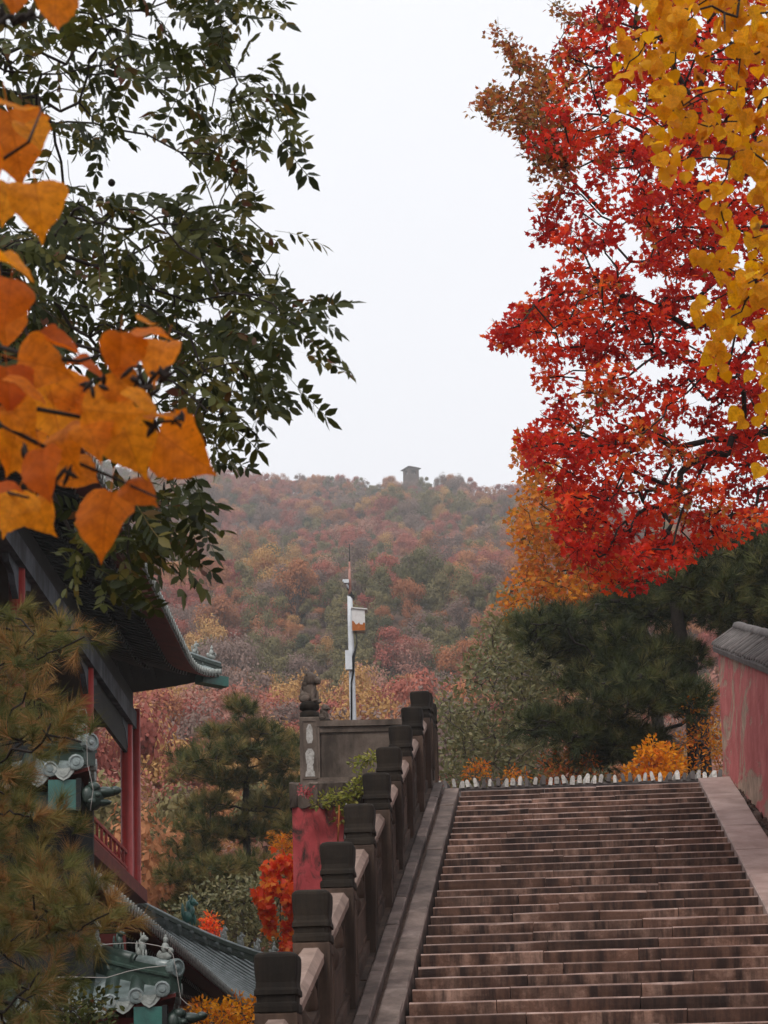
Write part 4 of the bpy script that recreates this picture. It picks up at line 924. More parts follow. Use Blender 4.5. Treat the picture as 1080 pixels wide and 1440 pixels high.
# ---------------- red maple over the wall
poly = [(850, -140), (845, 10), (800, 60), (780, 100), (790, 130), (745, 175), (750, 215), (770, 250), (800, 275), (778, 320), (770, 400), (745, 430), (712, 470), (728, 505), (755, 545), (778, 575), (755, 610), (745, 640), (780, 690), (800, 770), (835, 815), (890, 830), (950, 800), (1010, 760), (1090, 730), (1220, 640), (1260, 200), (1220, -140)]
holes = [(880, 355, 34, 18), (855, 300, 14, 10), (905, 390, 22, 12), (800, 290, 16, 14), (1010, 450, 14, 26), (960, 520, 16, 10), (890, 230, 10, 10), (985, 120, 12, 14)]
cl = sample(poly, 690, 16.5, 20.0, 8, holes) + [P(x, y, 18) for x, y in ((770, 300), (765, 330), (776, 280), (760, 610), (748, 618), (705, 470), (712, 478), (740, 440), (745, 620))] + [P(x, y, random.uniform(17, 18.5)) for x, y in ((812, 772), (826, 795), (845, 812), (870, 820), (895, 818), (850, 780), (885, 790), (920, 800), (945, 788), (975, 770), (1005, 758), (925, 765), (910, 690), (935, 675), (955, 690), (1000, 690), (1030, 720), (990, 730), (1060, 735))]
tb = P(1200, 900, 18.3); base = V((tb.x, 18.3, gz(tb.x, 18.3)))
trunk = [base - Z * .2, base + Z * 1.2, base + V((-.02, .05, 2.6)), P(1150, 620, 18.3), P(1110, 450, 18.2), P(1080, 250, 18.2)]
mp = tree('red_maple', 'tall maple crowned with crimson and scarlet leaves above the right red wall', base, trunk, [.17, .15, .13, .10, .07, .045], cl, rmin=.0075, rpow=.44, twig=(.2, 5, .004), sag=.09)
pos, d = around(cl, 58, .158, .68)
X = unit(d + RNG.normal(size=pos.shape) * .12 + np.array([0, 0, -.05])); N = RNG.normal(size=pos.shape) * .7 + np.array([0, -.5, .7])
ppx = np.array([project(p) for p in pos])
ctint = np.repeat(RNG.normal(.29, .15, len(cl)) + .30 * (RNG.random(len(cl)) < .10), 58)
tn = np.clip(ctint + RNG.normal(0, .10, len(pos)) + .12 * np.sin(pos[:, 0] * 3 + pos[:, 2] * 2.2) + .10 * (ppx[:, 1] > 560) + .18 * ((ppx[:, 1] < 230) & (ppx[:, 0] < 850)), 0, .99)
scatter(mp, 'leaf', [T_MAPLE], pos, X, N, RNG.uniform(.042, .068, len(pos)), L_MAPLE, 300, tints=tn)
# bronze branch tips on the open side of the maple
poly = [(668, 150), (690, 128), (720, 130), (712, 62), (735, 70), (770, 110), (790, 150), (800, 260), (760, 250), (728, 215), (715, 185)]
cl2 = sample(poly, 75, 17.5, 19.0, 7) + [P(x, y, 18) for x, y in ((785, 8), (795, 22), (812, 30), (700, 45), (712, 62), (672, 152), (683, 142))]
pos, d = around(cl2, 34, .12, .8)
mb = skeleton([P(800, 250, 18.4), P(850, 300, 18.4)], [.012, .02], cl2, rmin=.003, rpow=.45, twig=(.16, 4, .003)); obj('bough', mb, M_BARK, mp)
scatter(mp, 'leaf', [T_MAPLE], pos, unit(d + RNG.normal(size=pos.shape) * .1), RNG.normal(size=pos.shape) * .7 + np.array([0, -.5, .7]), RNG.uniform(.036, .056, len(pos)), L_MAPLEB, 0, stuff='bronze_foliage')

# ---------------- orange maple behind it
poly = [(742, 600), (760, 640), (800, 690), (860, 760), (880, 830), (840, 860), (780, 850), (745, 845), (712, 860), (715, 830), (742, 790), (725, 735), (745, 690), (735, 650)]
cl = sample(poly, 150, 34.0, 37.0, 7, [(800, 800, 16, 10), (760, 720, 12, 12), (740, 830, 10, 8)]); tb = P(930, 1000, 35.5); base = V((tb.x, 35.5, gz(tb.x, 35.5)))
om = tree('orange_maple', 'orange and gold maple behind the crimson maple, leaning out over the pines', base, [base - Z * .2, base + Z * 1.2, P(910, 900, 35.5), P(870, 820, 35.5), P(830, 740, 35.5)], [.12, .11, .09, .06, .04], cl, rmin=.006, rpow=.42, twig=(.2, 4, .004))
pos, d = around(cl, 36, .26, .75); scatter(om, 'leaf', [T_MAPLE], pos, unit(d + RNG.normal(size=pos.shape) * .1), RNG.normal(size=pos.shape) * .7 + np.array([0, -.5, .7]), RNG.uniform(.07, .11, len(pos)), L_ORANGE, 120)

# ---------------- dark green ash-like tree with compound leaves
polyA = [(-90, -120), (420, -120), (395, 5), (375, 45), (410, 95), (432, 150), (410, 215), (360, 245), (300, 238), (270, 205), (300, 160), (240, 130), (200, 118), (185, 190), (150, 200), (120, 130), (70, 175), (40, 130), (-90, 150)]
polyB = [(-90, 300), (40, 290), (95, 272), (180, 288), (290, 280), (370, 275), (430, 340), (410, 370), (470, 455), (440, 500), (455, 540), (400, 530), (370, 585), (325, 610), (320, 665), (285, 690), (240, 640), (250, 530), (190, 470), (100, 500), (-90, 560)]
polyC = [(190, 690), (240, 680), (270, 700), (240, 745), (205, 770), (180, 800), (170, 805), (170, 800), (160, 760), (140, 800), (110, 780), (130, 700)]
tips = [P(x - 20, y, random.uniform(6.6, 8.2)) for x, y in ((150, 165), (170, 180), (80, 185), (95, 175), (300, 300), (420, 445), (430, 500), (360, 560), (330, 580), (240, 710), (190, 780), (175, 800), (110, 270), (140, 262), (410, 350), (405, 130), (412, 170))]
shl = lambda pl, q: [(x - q if x > 150 else x, y) for x, y in pl]
cl = sample(shl(polyA, 48), 90, 6.3, 8.4, 18, [(200, 205, 85, 55)]) + sample(shl(polyB, 48), 138, 6.3, 8.4, 15, [(120, 440, 16, 12)]) + sample(polyC, 22, 6.6, 7.6, 15) + tips
tb = P(-420, 700, 7.4); base = V((tb.x, 7.4, GROUND_Z))
trunk = [base - Z * .15, base + Z * 1.3, base + V((.05, 0, 2.6)), P(-300, 420, 7.4), P(-200, 300, 7.3), P(-120, 60, 7.3)]
ash = tree('pinnate_leaved_tree', 'dark green tree with feathery compound leaves hanging over the pavilion roof', base, trunk, [.14, .12, .10, .07, .05, .03], cl, rmin=.0026, rpow=.42, sag=.07)
k = 3; c = np.repeat(np.array([tuple(q) for q in cl]), k, axis=0); n = len(c)
c = c + RNG.normal(size=c.shape) * .03
X = RNG.normal(size=c.shape) * np.array([.8, .8, .45]) + np.array([.5, -.1, -.45]); N = RNG.normal(size=c.shape) * .55 + np.array([.1, -.45, .7])
scatter(ash, 'compound_leaf', [leaflet_compound(s, p) for s, p in ((1, 4), (2, 5), (3, 6), (4, 5), (5, 4), (6, 6))], c, X, N, RNG.uniform(.165, .222, n), L_ASH, 300)
m_ = MB()    # bare vine tendrils against the sky
for pts in (((95, 225), (97, 250), (102, 268)), ((110, 165), (115, 190), (130, 195), (138, 185))):
    m_.tube([P(x, y, 7.4) for x, y in pts], .0016, 4)
obj('tendrils', m_, M_BARK, ash)
m_ = MB(); 
for x, y in ((157, 257), (141, 281)): m_.ball(P(x, y, 7.4), .014, 8, 6)
obj('seed_balls', m_, M_BARK, ash)

# ---------------- orange heart-shaped leaves close at hand
oD = 2.75
spec = [(78, 12, 88, -95), (18, 0, 70, -80), (22, 205, 112, -80), (28, 148, 70, -20), (48, 195, 66, -60), (56, 298, 96, -82), (6, 285, 70, -100), (22, 375, 74, -25), (12, 425, 84, -95), (207, 450, 34, -30), (82, 487, 70, -20), (219, 470, 72, -8),
        (168, 503, 74, -95), (222, 508, 78, -110), (66, 515, 92, -15), (126, 516, 62, -20), (76, 575, 112, -80), (12, 548, 70, -85), (184, 628, 104, -72), (258, 634, 100, -38), (158, 580, 90, -10), (236, 588, 66, -12), (62, 668, 82, -82),
        (116, 668, 76, -40), (16, 640, 72, -100), (148, 735, 102, -100), (14, 722, 82, -110), (60, 728, 66, -65), (18, 688, 66, -5), (200, 690, 64, -35), (130, 612, 66, -70), (6, 465, 72, -85), (36, 645, 76, -70), (104, 558, 74, -60), (40, 540, 66, -30), (175, 545, 60, -50), (90, 628, 74, -75), (205, 560, 66, -35), (30, 590, 70, -50), (-30, 240, 100, -80), (-40, 400, 100, -90), (-45, 560, 100, -80), (-40, 680, 100, -95)]
tb = P(-560, 900, 2.9); base = V((tb.x, 2.95, GROUND_Z))
branchpts = [[(-420, 520), (-150, 548), (0, 566), (80, 580), (140, 592), (207, 596), (255, 590)], [(-420, 560), (-150, 575), (0, 596), (50, 622), (92, 644), (160, 672), (222, 700)], [(-420, 440), (-150, 300), (-20, 240), (40, 200), (60, 150)], [(-400, 300), (-150, 60), (-20, 20), (40, 28), (70, 20)], [(-300, 480), (-60, 470), (40, 500), (110, 508), (165, 492), (200, 470)], [(-330, 620), (-120, 660), (0, 690), (40, 700)]]
rb = thing('orange_redbud', 'redbud boughs with big orange heart shaped leaves hanging near the pavilion eaves', 'tree', base)
m_ = MB(); m_.tube([base - Z * .1, base + V((0, .02, 1.2)), P(-480, 560, 2.9), P(-460, 300, 2.9), P(-440, 0, 2.9)], [.05, .042, .034, .026, .018], 10); obj('trunk', m_, M_BARK, rb)
for bp in branchpts:
    m_ = MB(); L_ = len(bp); m_.tube([P(x, y, oD + .10 * math.sin(i * 1.7)) for i, (x, y) in enumerate(bp)], [.0034 * (1 - .75 * i / (L_ - 1)) + .0008 for i in range(L_)], 6); obj('branch', m_, M_BARK, rb)
hts = [heart(s, 22, f, c_) for s, f, c_ in ((1, .16, .3), (2, .40, .5), (3, -.18, .45), (4, .55, .2), (5, .05, .8), (6, -.3, -.35), (7, .3, .7))]
pos, X, N, sc, tn = [], [], [], [], []
for x, y, s, a in spec:
    dd = oD + random.uniform(-.16, .16); L_ = s / FPX * dd; t = rad(a); dx, dz = math.cos(t), math.sin(t)
    flat = s < 76 and a > -45
    ax_ = V((dx, random.uniform(-.25, .25), dz)).normalized(); c = P(x, y, dd) - ax_ * (L_ * .48)
    nn = V((random.uniform(-.7, .7), -1.0 if not flat else -.55, random.uniform(-.2, .7) if not flat else .95))
    pos.append(tuple(c)); X.append(tuple(ax_)); N.append(tuple(nn)); sc.append(L_ * random.uniform(.82, 1.0))
scatter(rb, 'leaf', hts, pos, X, N, np.array(sc), L_RBUD, 300)
for (x, y, n) in ((150, 540, 7), (185, 530, 7), (222, 525, 7), (205, 545, 5), (28, 540, 5), (135, 545, 4), (255, 590, 5), (35, 640, 4), (88, 668, 3), (215, 600, 4), (15, 25, 9), (35, 22, 8), (-5, 30, 8)):
    m_ = MB()
    for k in range(n):
        c = P(x + random.uniform(-13, 13), y + random.uniform(-7, 7), oD - .06 + random.uniform(-.05, .05)); d = V((random.uniform(-.4, 1), random.uniform(-.5, .5), random.uniform(-.3, 1))).normalized() * random.uniform(.008, .016)
        m_.tube([c - d, c - d * .4, c + d * .4, c + d], [.0008, .0032, .0034, .0006], 6); m_.tube([c - d, P(x, y + 8, oD)], .0006, 3)
    obj('seed_cluster', m_, M_BARK, rb)

# ---------------- yellow heart-shaped leaves at the right
poly = [(895, -60), (905, 20), (885, 60), (862, 100), (880, 150), (925, 170), (940, 215), (955, 265), (1000, 280), (1040, 290), (1010, 330), (985, 380), (985, 425), (1020, 440), (1005, 490), (1010, 540), (1050, 545), (1045, 600), (1085, 640), (1220, 640), (1220, -60)]
tb = P(1560, 900, 7.2); base = V((tb.x, 7.2, max(GROUND_Z, gz(tb.x, 7.2))))
cl = sample(poly, 150, 6.6, 7.6, 15, [(1010, 225, 26, 30), (985, 310, 22, 18), (1040, 350, 18, 20), (1030, 230, 20, 20)])
yb = tree('yellow_redbud', 'redbud with bright yellow heart shaped leaves hanging in front of the crimson maple', base, [base - Z * .1, base + Z * 1.6, P(1480, 300, 7.1), P(1400, 120, 7.1), P(1300, -60, 7.1)], [.08, .07, .05, .035, .02], cl, rmin=.0028, rpow=.42, sag=.05)
pos, d = around(cl, 8, .07, .9); pos = np.vstack([pos, np.array([tuple(P(x, y, 6.8)) for x, y in ((886, 128), (886, 150), (1048, 590), (1040, 575), (1070, 655), (905, 85), (955, 205), (990, 420), (930, 200))])])
d = np.vstack([d, np.zeros((len(pos) - len(d), 3))])
X = RNG.normal(size=pos.shape) * .4 + np.array([0, 0, -.8]) + d * 3; N = RNG.normal(size=pos.shape) * .45 + np.array([0, -.8, .35])
scatter(yb, 'leaf', [heart(s, 12, f, c_) for s, f, c_ in ((11, .10, .2), (12, .25, .35), (13, -.08, .25), (14, .3, .15))], pos, X, N, RNG.uniform(.040, .062, len(pos)), L_YEL, 300)

# ---------------- pines
def pine(name, label, base, trunk, rt, cl, tl, n_need, width, mat, per=5, r=.2, n_ind=300, up=.7, rmin=.006, spread=1.0, extra=()):
    t = tree(name, label, base, trunk, rt, cl, rmin=rmin, rpow=.45, sag=.08, sides=4)
    pos, d = around(cl, per, r, .55); X = unit(unit(d + 1e-6) + RNG.normal(size=d.shape) * .35 + np.array([0, 0, up]))
    scatter(t, 'needle_tuft', [tuft(s, n_need, spread, width) for s in range(5)], pos, X, RNG.normal(size=pos.shape), RNG.uniform(tl * .8, tl * 1.2, len(pos)), mat, n_ind, stuff='needles')
    return t
polyF = [(-140, 830), (30, 870), (95, 884), (130, 882), (125, 900), (90, 925), (55, 935), (62, 985), (72, 1015), (120, 1045), (95, 1055), (50, 1050), (30, 1085), (42, 1130), (92, 1165), (112, 1215), (150, 1255), (165, 1285), (140, 1315), (85, 1325), (65, 1370), (55, 1405), (60, 1450), (-140, 1500)]
cl = sample(polyF, 270, 9.0, 11.0, 10); tb = P(-130, 1500, 10.2); base = V((tb.x - .2, 10.2, GROUND_Z))
pine('near_pine', 'near pine with browning needle tufts in front of the gate tower', base, [base - Z * .1, base + Z * 1.4, P(-130, 1300, 10.2), P(-110, 1050, 10.1), P(-100, 850, 10.0), P(-90, 760, 10)], [.13, .11, .09, .065, .04, .02], cl, .115, 90, .024, L_PINEF, per=4, r=.12, up=.45, rmin=.0045)
# dim shrub foot below it
polyG = [(30, 1415), (100, 1395), (160, 1408), (165, 1440), (150, 1470), (20, 1480)]
cl = sample(polyG, 34, 14.0, 15.5, 8); base = V((P(110, 1440, 14.7).x, 14.7, GROUND_Z))
sh = tree('grey_green_shrub', 'dim grey green shrub under the lower glazed eave of the gate tower', base, [base - Z * .05, base + Z * .8, P(110, 1460, 14.7)], [.05, .04, .02], cl, cat='shrub', rmin=.004, twig=(.12, 3, .003))
pos, d = around(cl, 34, .15); scatter(sh, 'leaf', [T_SMALL], pos, unit(d) + RNG.normal(size=d.shape) * .5, RNG.normal(size=d.shape) + np.array([0, -.3, .8]), RNG.uniform(.04, .07, len(pos)), L_ASH, 0)
polyM = [(330, 992), (352, 1020), (405, 1035), (432, 1040), (430, 1090), (425, 1110), (420, 1160), (430, 1240), (420, 1330), (330, 1330), (240, 1310), (228, 1240), (250, 1190), (258, 1130), (285, 1100), (255, 1085), (250, 1072), (285, 1060), (300, 1045), (308, 1010)]
padm = [(333, 1003, 13, 11), (318, 1030, 25, 9), (358, 1032, 24, 9), (402, 1048, 22, 11), (284, 1068, 30, 9), (340, 1064, 38, 11), (395, 1078, 30, 11), (272, 1088, 24, 8), (330, 1098, 46, 11), (400, 1112, 24, 9), (292, 1132, 30, 8), (378, 1138, 28, 8), (272, 1164, 28, 11), (332, 1170, 42, 12), (402, 1166, 20, 11), (268, 1200, 34, 11), (345, 1224, 58, 13), (258, 1236, 30, 13), (320, 1260, 58, 15), (262, 1282, 32, 13), (392, 1256, 34, 15), (322, 1300, 78, 15)]
cl = []
for x, y, rx, ry in padm:
    dd = random.uniform(43.2, 46.0)
    for _ in range(int(rx * ry / 30) + 4):
        a, q = random.uniform(0, 6.28), math.sqrt(random.random()); cl.append(P(x + rx * q * math.cos(a), y + ry * q * math.sin(a), dd + random.uniform(-.7, .7)))
tb = P(347, 1330, 44.6); base = V((tb.x, 44.6, gz(tb.x, 44.6)))
pine('mid_pine', 'dark green pine standing between the pavilion and the red terrace pier', base, [base - Z * .2, P(350, 1250, 44.6), P(345, 1140, 44.6), P(347, 1080, 44.6), P(335, 1010, 44.6)], [.10, .09, .075, .05, .025], cl, .25, 44, .045, L_PINEM, per=7, r=.24, n_ind=300, up=.9, rmin=.010)
polyR = [(722, 872), (760, 850), (800, 838), (860, 845), (930, 830), (1010, 780), (1110, 720), (1160, 760), (1160, 900), (1030, 905), (1008, 960), (1005, 1040), (960, 1060), (905, 1060), (860, 1080), (810, 1070), (760, 1040), (735, 1000), (770, 985), (780, 950), (740, 940), (735, 905), (775, 900)]
pads = [(775, 868, 56, 17), (850, 860, 58, 20), (930, 848, 70, 26), (1030, 815, 80, 48), (1100, 780, 50, 50), (815, 908, 48, 15), (880, 915, 62, 26), (945, 925, 46, 22), (1060, 868, 60, 26), (830, 950, 36, 14), (890, 972, 66, 28), (955, 985, 34, 20), (785, 1003, 46, 15), (850, 1028, 56, 20), (905, 1045, 38, 18), (830, 1060, 40, 12)]
cl = []
for x, y, rx, ry in pads:
    dd = random.uniform(29.5, 32.5)
    for _ in range(int(rx * ry / 38) + 4):
        a, q = random.uniform(0, 6.28), math.sqrt(random.random()); xx = x + rx * q * math.cos(a)
        cl.append(P(xx, y + ry * q * math.sin(a) + .004 * (xx - 960) ** 2 * .12, dd + random.uniform(-.9, .9)))
tb = P(985, 1080, 31.5); base = V((tb.x, 31.5, gz(tb.x, 31.5)))
pine('dark_pine', 'broad dark pine under the maples beyond the head of the steps', base, [base - Z * .2, P(980, 1000, 31.5), P(960, 920, 31.3), P(950, 850, 31.2), P(960, 780, 31)], [.2, .17, .13, .09, .04], cl, .21, 48, .042, L_PINE, per=7, r=.22, n_ind=300, up=.5, rmin=.012)

# ---------------- shrubs and small trees beyond the steps and around the buildings
def shrub(name, label, cat, poly, n, d0, d1, mat, per, r, leaf, tm=T_SMALL, rm=.005, bark=M_BARKG, n_ind=0, foot=None, holes=()):
    cl = sample(poly, n, d0, d1, 4, holes); dm = (d0 + d1) / 2; xs = sum(p[0] for p in poly) / len(poly); yb_ = max(p[1] for p in poly)
    f = P(foot or xs, yb_, dm); base = V((f.x, dm, gz(f.x, dm))); top = P(xs, (min(p[1] for p in poly) + yb_) / 2, dm)
    t = tree(name, label, base, [base - Z * .15, base.lerp(top, .4), base.lerp(top, .8)], [rm * 9, rm * 7, rm * 4], cl, bark, cat=cat, rmin=rm, rpow=.42, twig=(r * 1.2, 3, rm * .6))
    pos, d = around(cl, per, r, .85); scatter(t, 'leaf', [tm], pos, unit(d) + RNG.normal(size=d.shape) * .5, RNG.normal(size=d.shape) + np.array([0, -.4, .7]), RNG.uniform(leaf * .75, leaf * 1.2, len(pos)), mat, n_ind)
    return t
shrub('olive_tree', 'pale olive green bushy tree just beyond the head of the steps', 'tree', [(625, 1000), (640, 960), (680, 900), (700, 870), (745, 860), (790, 880), (800, 960), (760, 1020), (790, 1100), (625, 1100)], 210, 33.5, 38, L_OLIVE, 42, .30, .10, rm=.006)
shrub('golden_bush', 'bright golden bush under the dark pine behind the tile crest', 'bush', [(888, 1062), (915, 1045), (948, 1055), (960, 1085), (940, 1102), (880, 1102)], 34, 28.5, 29.5, L_GOLD, 60, .14, .07)
shrub('amber_bush', 'amber leaved bush against the far end of the right red wall', 'bush', [(960, 985), (1000, 960), (1020, 990), (1016, 1098), (950, 1098), (945, 1050), (975, 1030)], 26, 29, 30.5, L_ORANGE, 36, .16, .06)
shrub('russet_bush', 'small russet bush standing behind the middle of the tile crest', 'bush', [(770, 1060), (830, 1055), (850, 1100), (765, 1102)], 26, 29.5, 31, L_MAPLEB, 40, .16, .06)
shrub('small_orange_shrub', 'small orange shrub behind the tile crest near the balustrade', 'shrub', [(655, 1080), (672, 1068), (690, 1080), (690, 1102), (655, 1102)], 7, 29, 29.8, L_ORANGE, 34, .10, .05)
shrub('gold_tipped_shrub', 'low gold tipped shrub behind the tile crest beside the olive tree', 'shrub', [(708, 1085), (725, 1078), (740, 1090), (742, 1102), (706, 1102)], 6, 29, 29.8, L_ORANGE, 34, .10, .05)
def hanging(name, label, pts, mat, y0):
    base = P(pts[0][0], pts[0][1], y0); t = thing(name, label, 'vine', V((base.x, y0, gz(base.x, y0)))); cl = []
    foot = V((base.x, y0, gz(base.x, y0) - .1)); m_ = MB()
    for x, y, r in pts: cl.append((P(x, y, y0 + random.uniform(-.25, .25)), r))
    m_.tube([foot] + [c + V((0, .25, 0)) for c, r in cl], .008, 5); obj('stem', m_, M_BARKG, t)
    pos = []
    for c, r in cl:
        k = int(6 + r * r * .26); q = RNG.normal(size=(k, 3)) * np.array([.8, 1, 1.35]) * (r / FPX * y0 * .38) + np.array(tuple(c)); pos.append(q)
    pos = np.vstack(pos); X = RNG.normal(size=pos.shape) * .5 + np.array([0, -.2, -.8]); N = RNG.normal(size=pos.shape) * .5 + np.array([0, -.8, .4])
    scatter(t, 'leaf', [T_MAPLE], pos, X, N, RNG.uniform(.075, .12, len(pos)), mat, 200)
hanging('scarlet_vine', 'scarlet and orange creeper hanging beside the red terrace pier', [(392, 1215, 14), (378, 1225, 14), (374, 1250, 14), (376, 1275, 15), (380, 1300, 12), (404, 1215, 14), (408, 1240, 16), (406, 1260, 18), (412, 1285, 14), (404, 1305, 13), (402, 1330, 14), (404, 1350, 12), (360, 1258, 7), (384, 1245, 14), (410, 1250, 15), (372, 1265, 12)], L_VINE, 28.0)
shrub('yellow_shrub', 'yellow and orange shrub below the skirt roof eave at the pavilion corner', 'shrub', [(255, 1425), (290, 1410), (345, 1402), (400, 1410), (410, 1490), (250, 1490)], 60, 20.5, 22, L_GOLD, 44, .12, .055)
shrub('red_shrub', 'small bright red shrub peeping above the ridge of the skirt roof', 'shrub', [(285, 1297), (297, 1288), (308, 1300), (306, 1330), (285, 1330)], 14, 41, 41.6, L_VINE, 40, .14, .08)
shrub('ochre_undergrowth', 'ochre and green undergrowth round the foot of the mid pine', 'bush', [(235, 1290), (280, 1255), (340, 1230), (430, 1220), (430, 1345), (240, 1345)], 90, 41.5, 43, L_OLIVE, 40, .32, .11)
shrub('gold_sapling', 'golden sapling glowing behind the mid pine beside the terrace pier', 'tree', [(385, 1165), (432, 1160), (432, 1200), (395, 1200)], 30, 46.5, 48, L_GOLD, 40, .25, .1)
# green plant on the terrace ledge
pl = [P(x, y, 24.7) for x, y in ((448, 1128), (460, 1124), (472, 1118), (480, 1128), (490, 1115), (500, 1108), (508, 1100), (512, 1112), (498, 1122), (486, 1138), (470, 1128), (512, 1090), (505, 1072), (515, 1068), (524, 1064), (478, 1150))]
base = P(484, 1180, 24.7)
gp = thing('ledge_plant', 'sprawling yellow green plant rooted on the terrace ledge behind the balustrade', 'plant', base)
m_ = skeleton([base, P(486, 1150, 24.7), P(488, 1130, 24.7)], [.012, .010, .007], pl, rmin=.003, twig=(.09, 3, .0022)); obj('stem', m_, M_BARKG, gp)
pos, d = around(pl, 46, .12, .6); scatter(gp, 'leaf', [T_SMALL], pos, unit(d) + RNG.normal(size=d.shape) * .3, RNG.normal(size=d.shape) * .6 + np.array([0, -.3, .9]), RNG.uniform(.04, .07, len(pos)), L_FRESH, 0)
for x0_, y0_, x1_, y1_, mt, nm, lb in ((477, 1132, 475, 1186, M_RUST, 'garden_stake', 'thin orange stake beside the plant on the terrace ledge'), (487, 1130, 485, 1186, M_CABLE, 'garden_stake', 'thin white stake tied to the plant on the terrace ledge')):
    m_ = MB(); a, b = P(x1_, y1_, 24.5), P(x0_, y0_, 24.5); m_.tube([a, a.lerp(b, .5) + V((.004, 0, 0)), b], [.011, .011, .009], 6); setp(obj(nm, m_, mt, None, a), lb, 'stake')
pk = P(430, 1113, 24.6); fl = thing('pink_creeper', 'small tuft of pink leaves on top of the red terrace pier', 'plant', pk); pos = RNG.normal(size=(90, 3)) * np.array([.055, .04, .03]) + np.array(tuple(pk))
m_ = MB(); m_.tube([pk + V((0, .1, -.02)), pk], .008, 5); obj('stem', m_, M_BARKG, fl)
L_PINK = leaf_mat('pink_leaf', [(0, (.40, .05, .07)), (1, (.6, .14, .15))], .4); scatter(fl, 'leaf', [T_SMALL], pos, RNG.normal(size=pos.shape), RNG.normal(size=pos.shape) + np.array([0, -.5, .5]), RNG.uniform(.03, .05, 90), L_PINK, 0)
# ------------------------------------------------------------------ the wooded hillside
def crown(seed, n, leaf, mats, bare=0):
    r = np.random.default_rng(seed); lob = [(unit(r.normal(size=3)) * np.array([.72, .72, .6]) + np.array([0, 0, .62]), r.uniform(.2, .5)) for _ in range(11)] + [(np.array([0, 0, .6]), .5)]
    vs, fs, ts, mi, o = [], [], [], [], 0
    for k in range(n):
        c, rr = lob[k % len(lob)]; d = unit(r.normal(size=3) * np.array([1, 1, .8])); d[2] = d[2] if d[2] > -.35 else -d[2]; p = c + d * rr * r.uniform(.45, 1.12)
        X = unit(np.cross(d, r.normal(size=3))); Y = np.cross(d, X); X = unit(X + d * r.uniform(-.7, .7)); L = leaf * r.uniform(.6, 1.25)
        q = [p - X * L - Y * L * .45, p + X * L * .2 - Y * L * .6, p + X * L + Y * L * .1, p - X * L * .1 + Y * L * .65]
        vs += q; fs += [(o, o + 1, o + 2), (o, o + 2, o + 3)]; ts += [r.random()] * 4; mi += [0, 0]; o += 4
    for k in range(8 + bare):
        c, rr = lob[k % len(lob)]; a = np.array([0, 0, r.uniform(-.3, .35)]); b = c + unit(r.normal(size=3)) * rr * r.uniform(.6, 1.15); s = unit(np.cross(b - a, r.normal(size=3))) * (.018 if k < 8 else .006)
        vs += [a - s, a + s, b]; fs.append((o, o + 1, o + 2)); ts += [.5] * 3; mi.append(1); o += 3
    for k in range(3):
        a = 2 * math.pi * k / 3; b = a + 2.1; w = .05
        vs += [np.array([w * math.cos(a), w * math.sin(a), -1.0]), np.array([w * math.cos(b), w * math.sin(b), -1.0]), np.array([0, 0, .6])]; fs.append((o, o + 1, o + 2)); ts += [.5] * 3; mi.append(1); o += 3
    return tri_mesh('hill_tree', np.array(vs), np.array(fs), mats, np.array(ts), mi)
HM = lambda n, st: leaf_mat('hill_' + n, st, .25, .7, per_object=.6, spec=.1)
kinds = [
 ('dusty red', HM('red', [(0, (0.236, 0.067, 0.055)), (.5, (0.355, 0.109, 0.083)), (1, (0.430, 0.163, 0.114))]), 420, 0, .17),
 ('rusty orange', HM('rust', [(0, (0.285, 0.112, 0.056)), (.5, (0.405, 0.170, 0.081)), (1, (0.506, 0.253, 0.120))]), 400, 4, .16),
 ('olive green', HM('olive', [(0, (0.090, 0.088, 0.039)), (.5, (0.164, 0.142, 0.065)), (1, (0.249, 0.201, 0.092))]), 430, 0, .21),
 ('golden ochre', HM('ochre', [(0, (0.313, 0.172, 0.066)), (.5, (0.434, 0.245, 0.092)), (1, (0.535, 0.328, 0.135))]), 380, 4, .13),
 ('grey mauve', HM('mauve', [(0, (0.139, 0.094, 0.083)), (.5, (0.214, 0.144, 0.123)), (1, (0.277, 0.188, 0.158))]), 300, 60, .20),
 ('dark green', HM('green', [(0, (0.041, 0.052, 0.029)), (.5, (0.073, 0.082, 0.042)), (1, (0.116, 0.117, 0.060))]), 430, 0, .06),
 ('pink brown half bare', HM('pink', [(0, (0.290, 0.132, 0.104)), (.5, (0.391, 0.195, 0.151)), (1, (0.442, 0.253, 0.180))]), 240, 90, .07)]
protos = []
for k, (nm, mt, n, bare, sh_) in enumerate(kinds): protos += [crown(100 + 3 * k, n * 10, .040, [mt, M_BARKG], 60 + bare * 4), crown(101 + 3 * k, n * 10, .040, [mt, M_BARKG], 60 + bare * 4)]
probs = np.array([q[4] for q in kinds]); probs = probs / probs.sum()
rg = np.random.default_rng(5); items = []
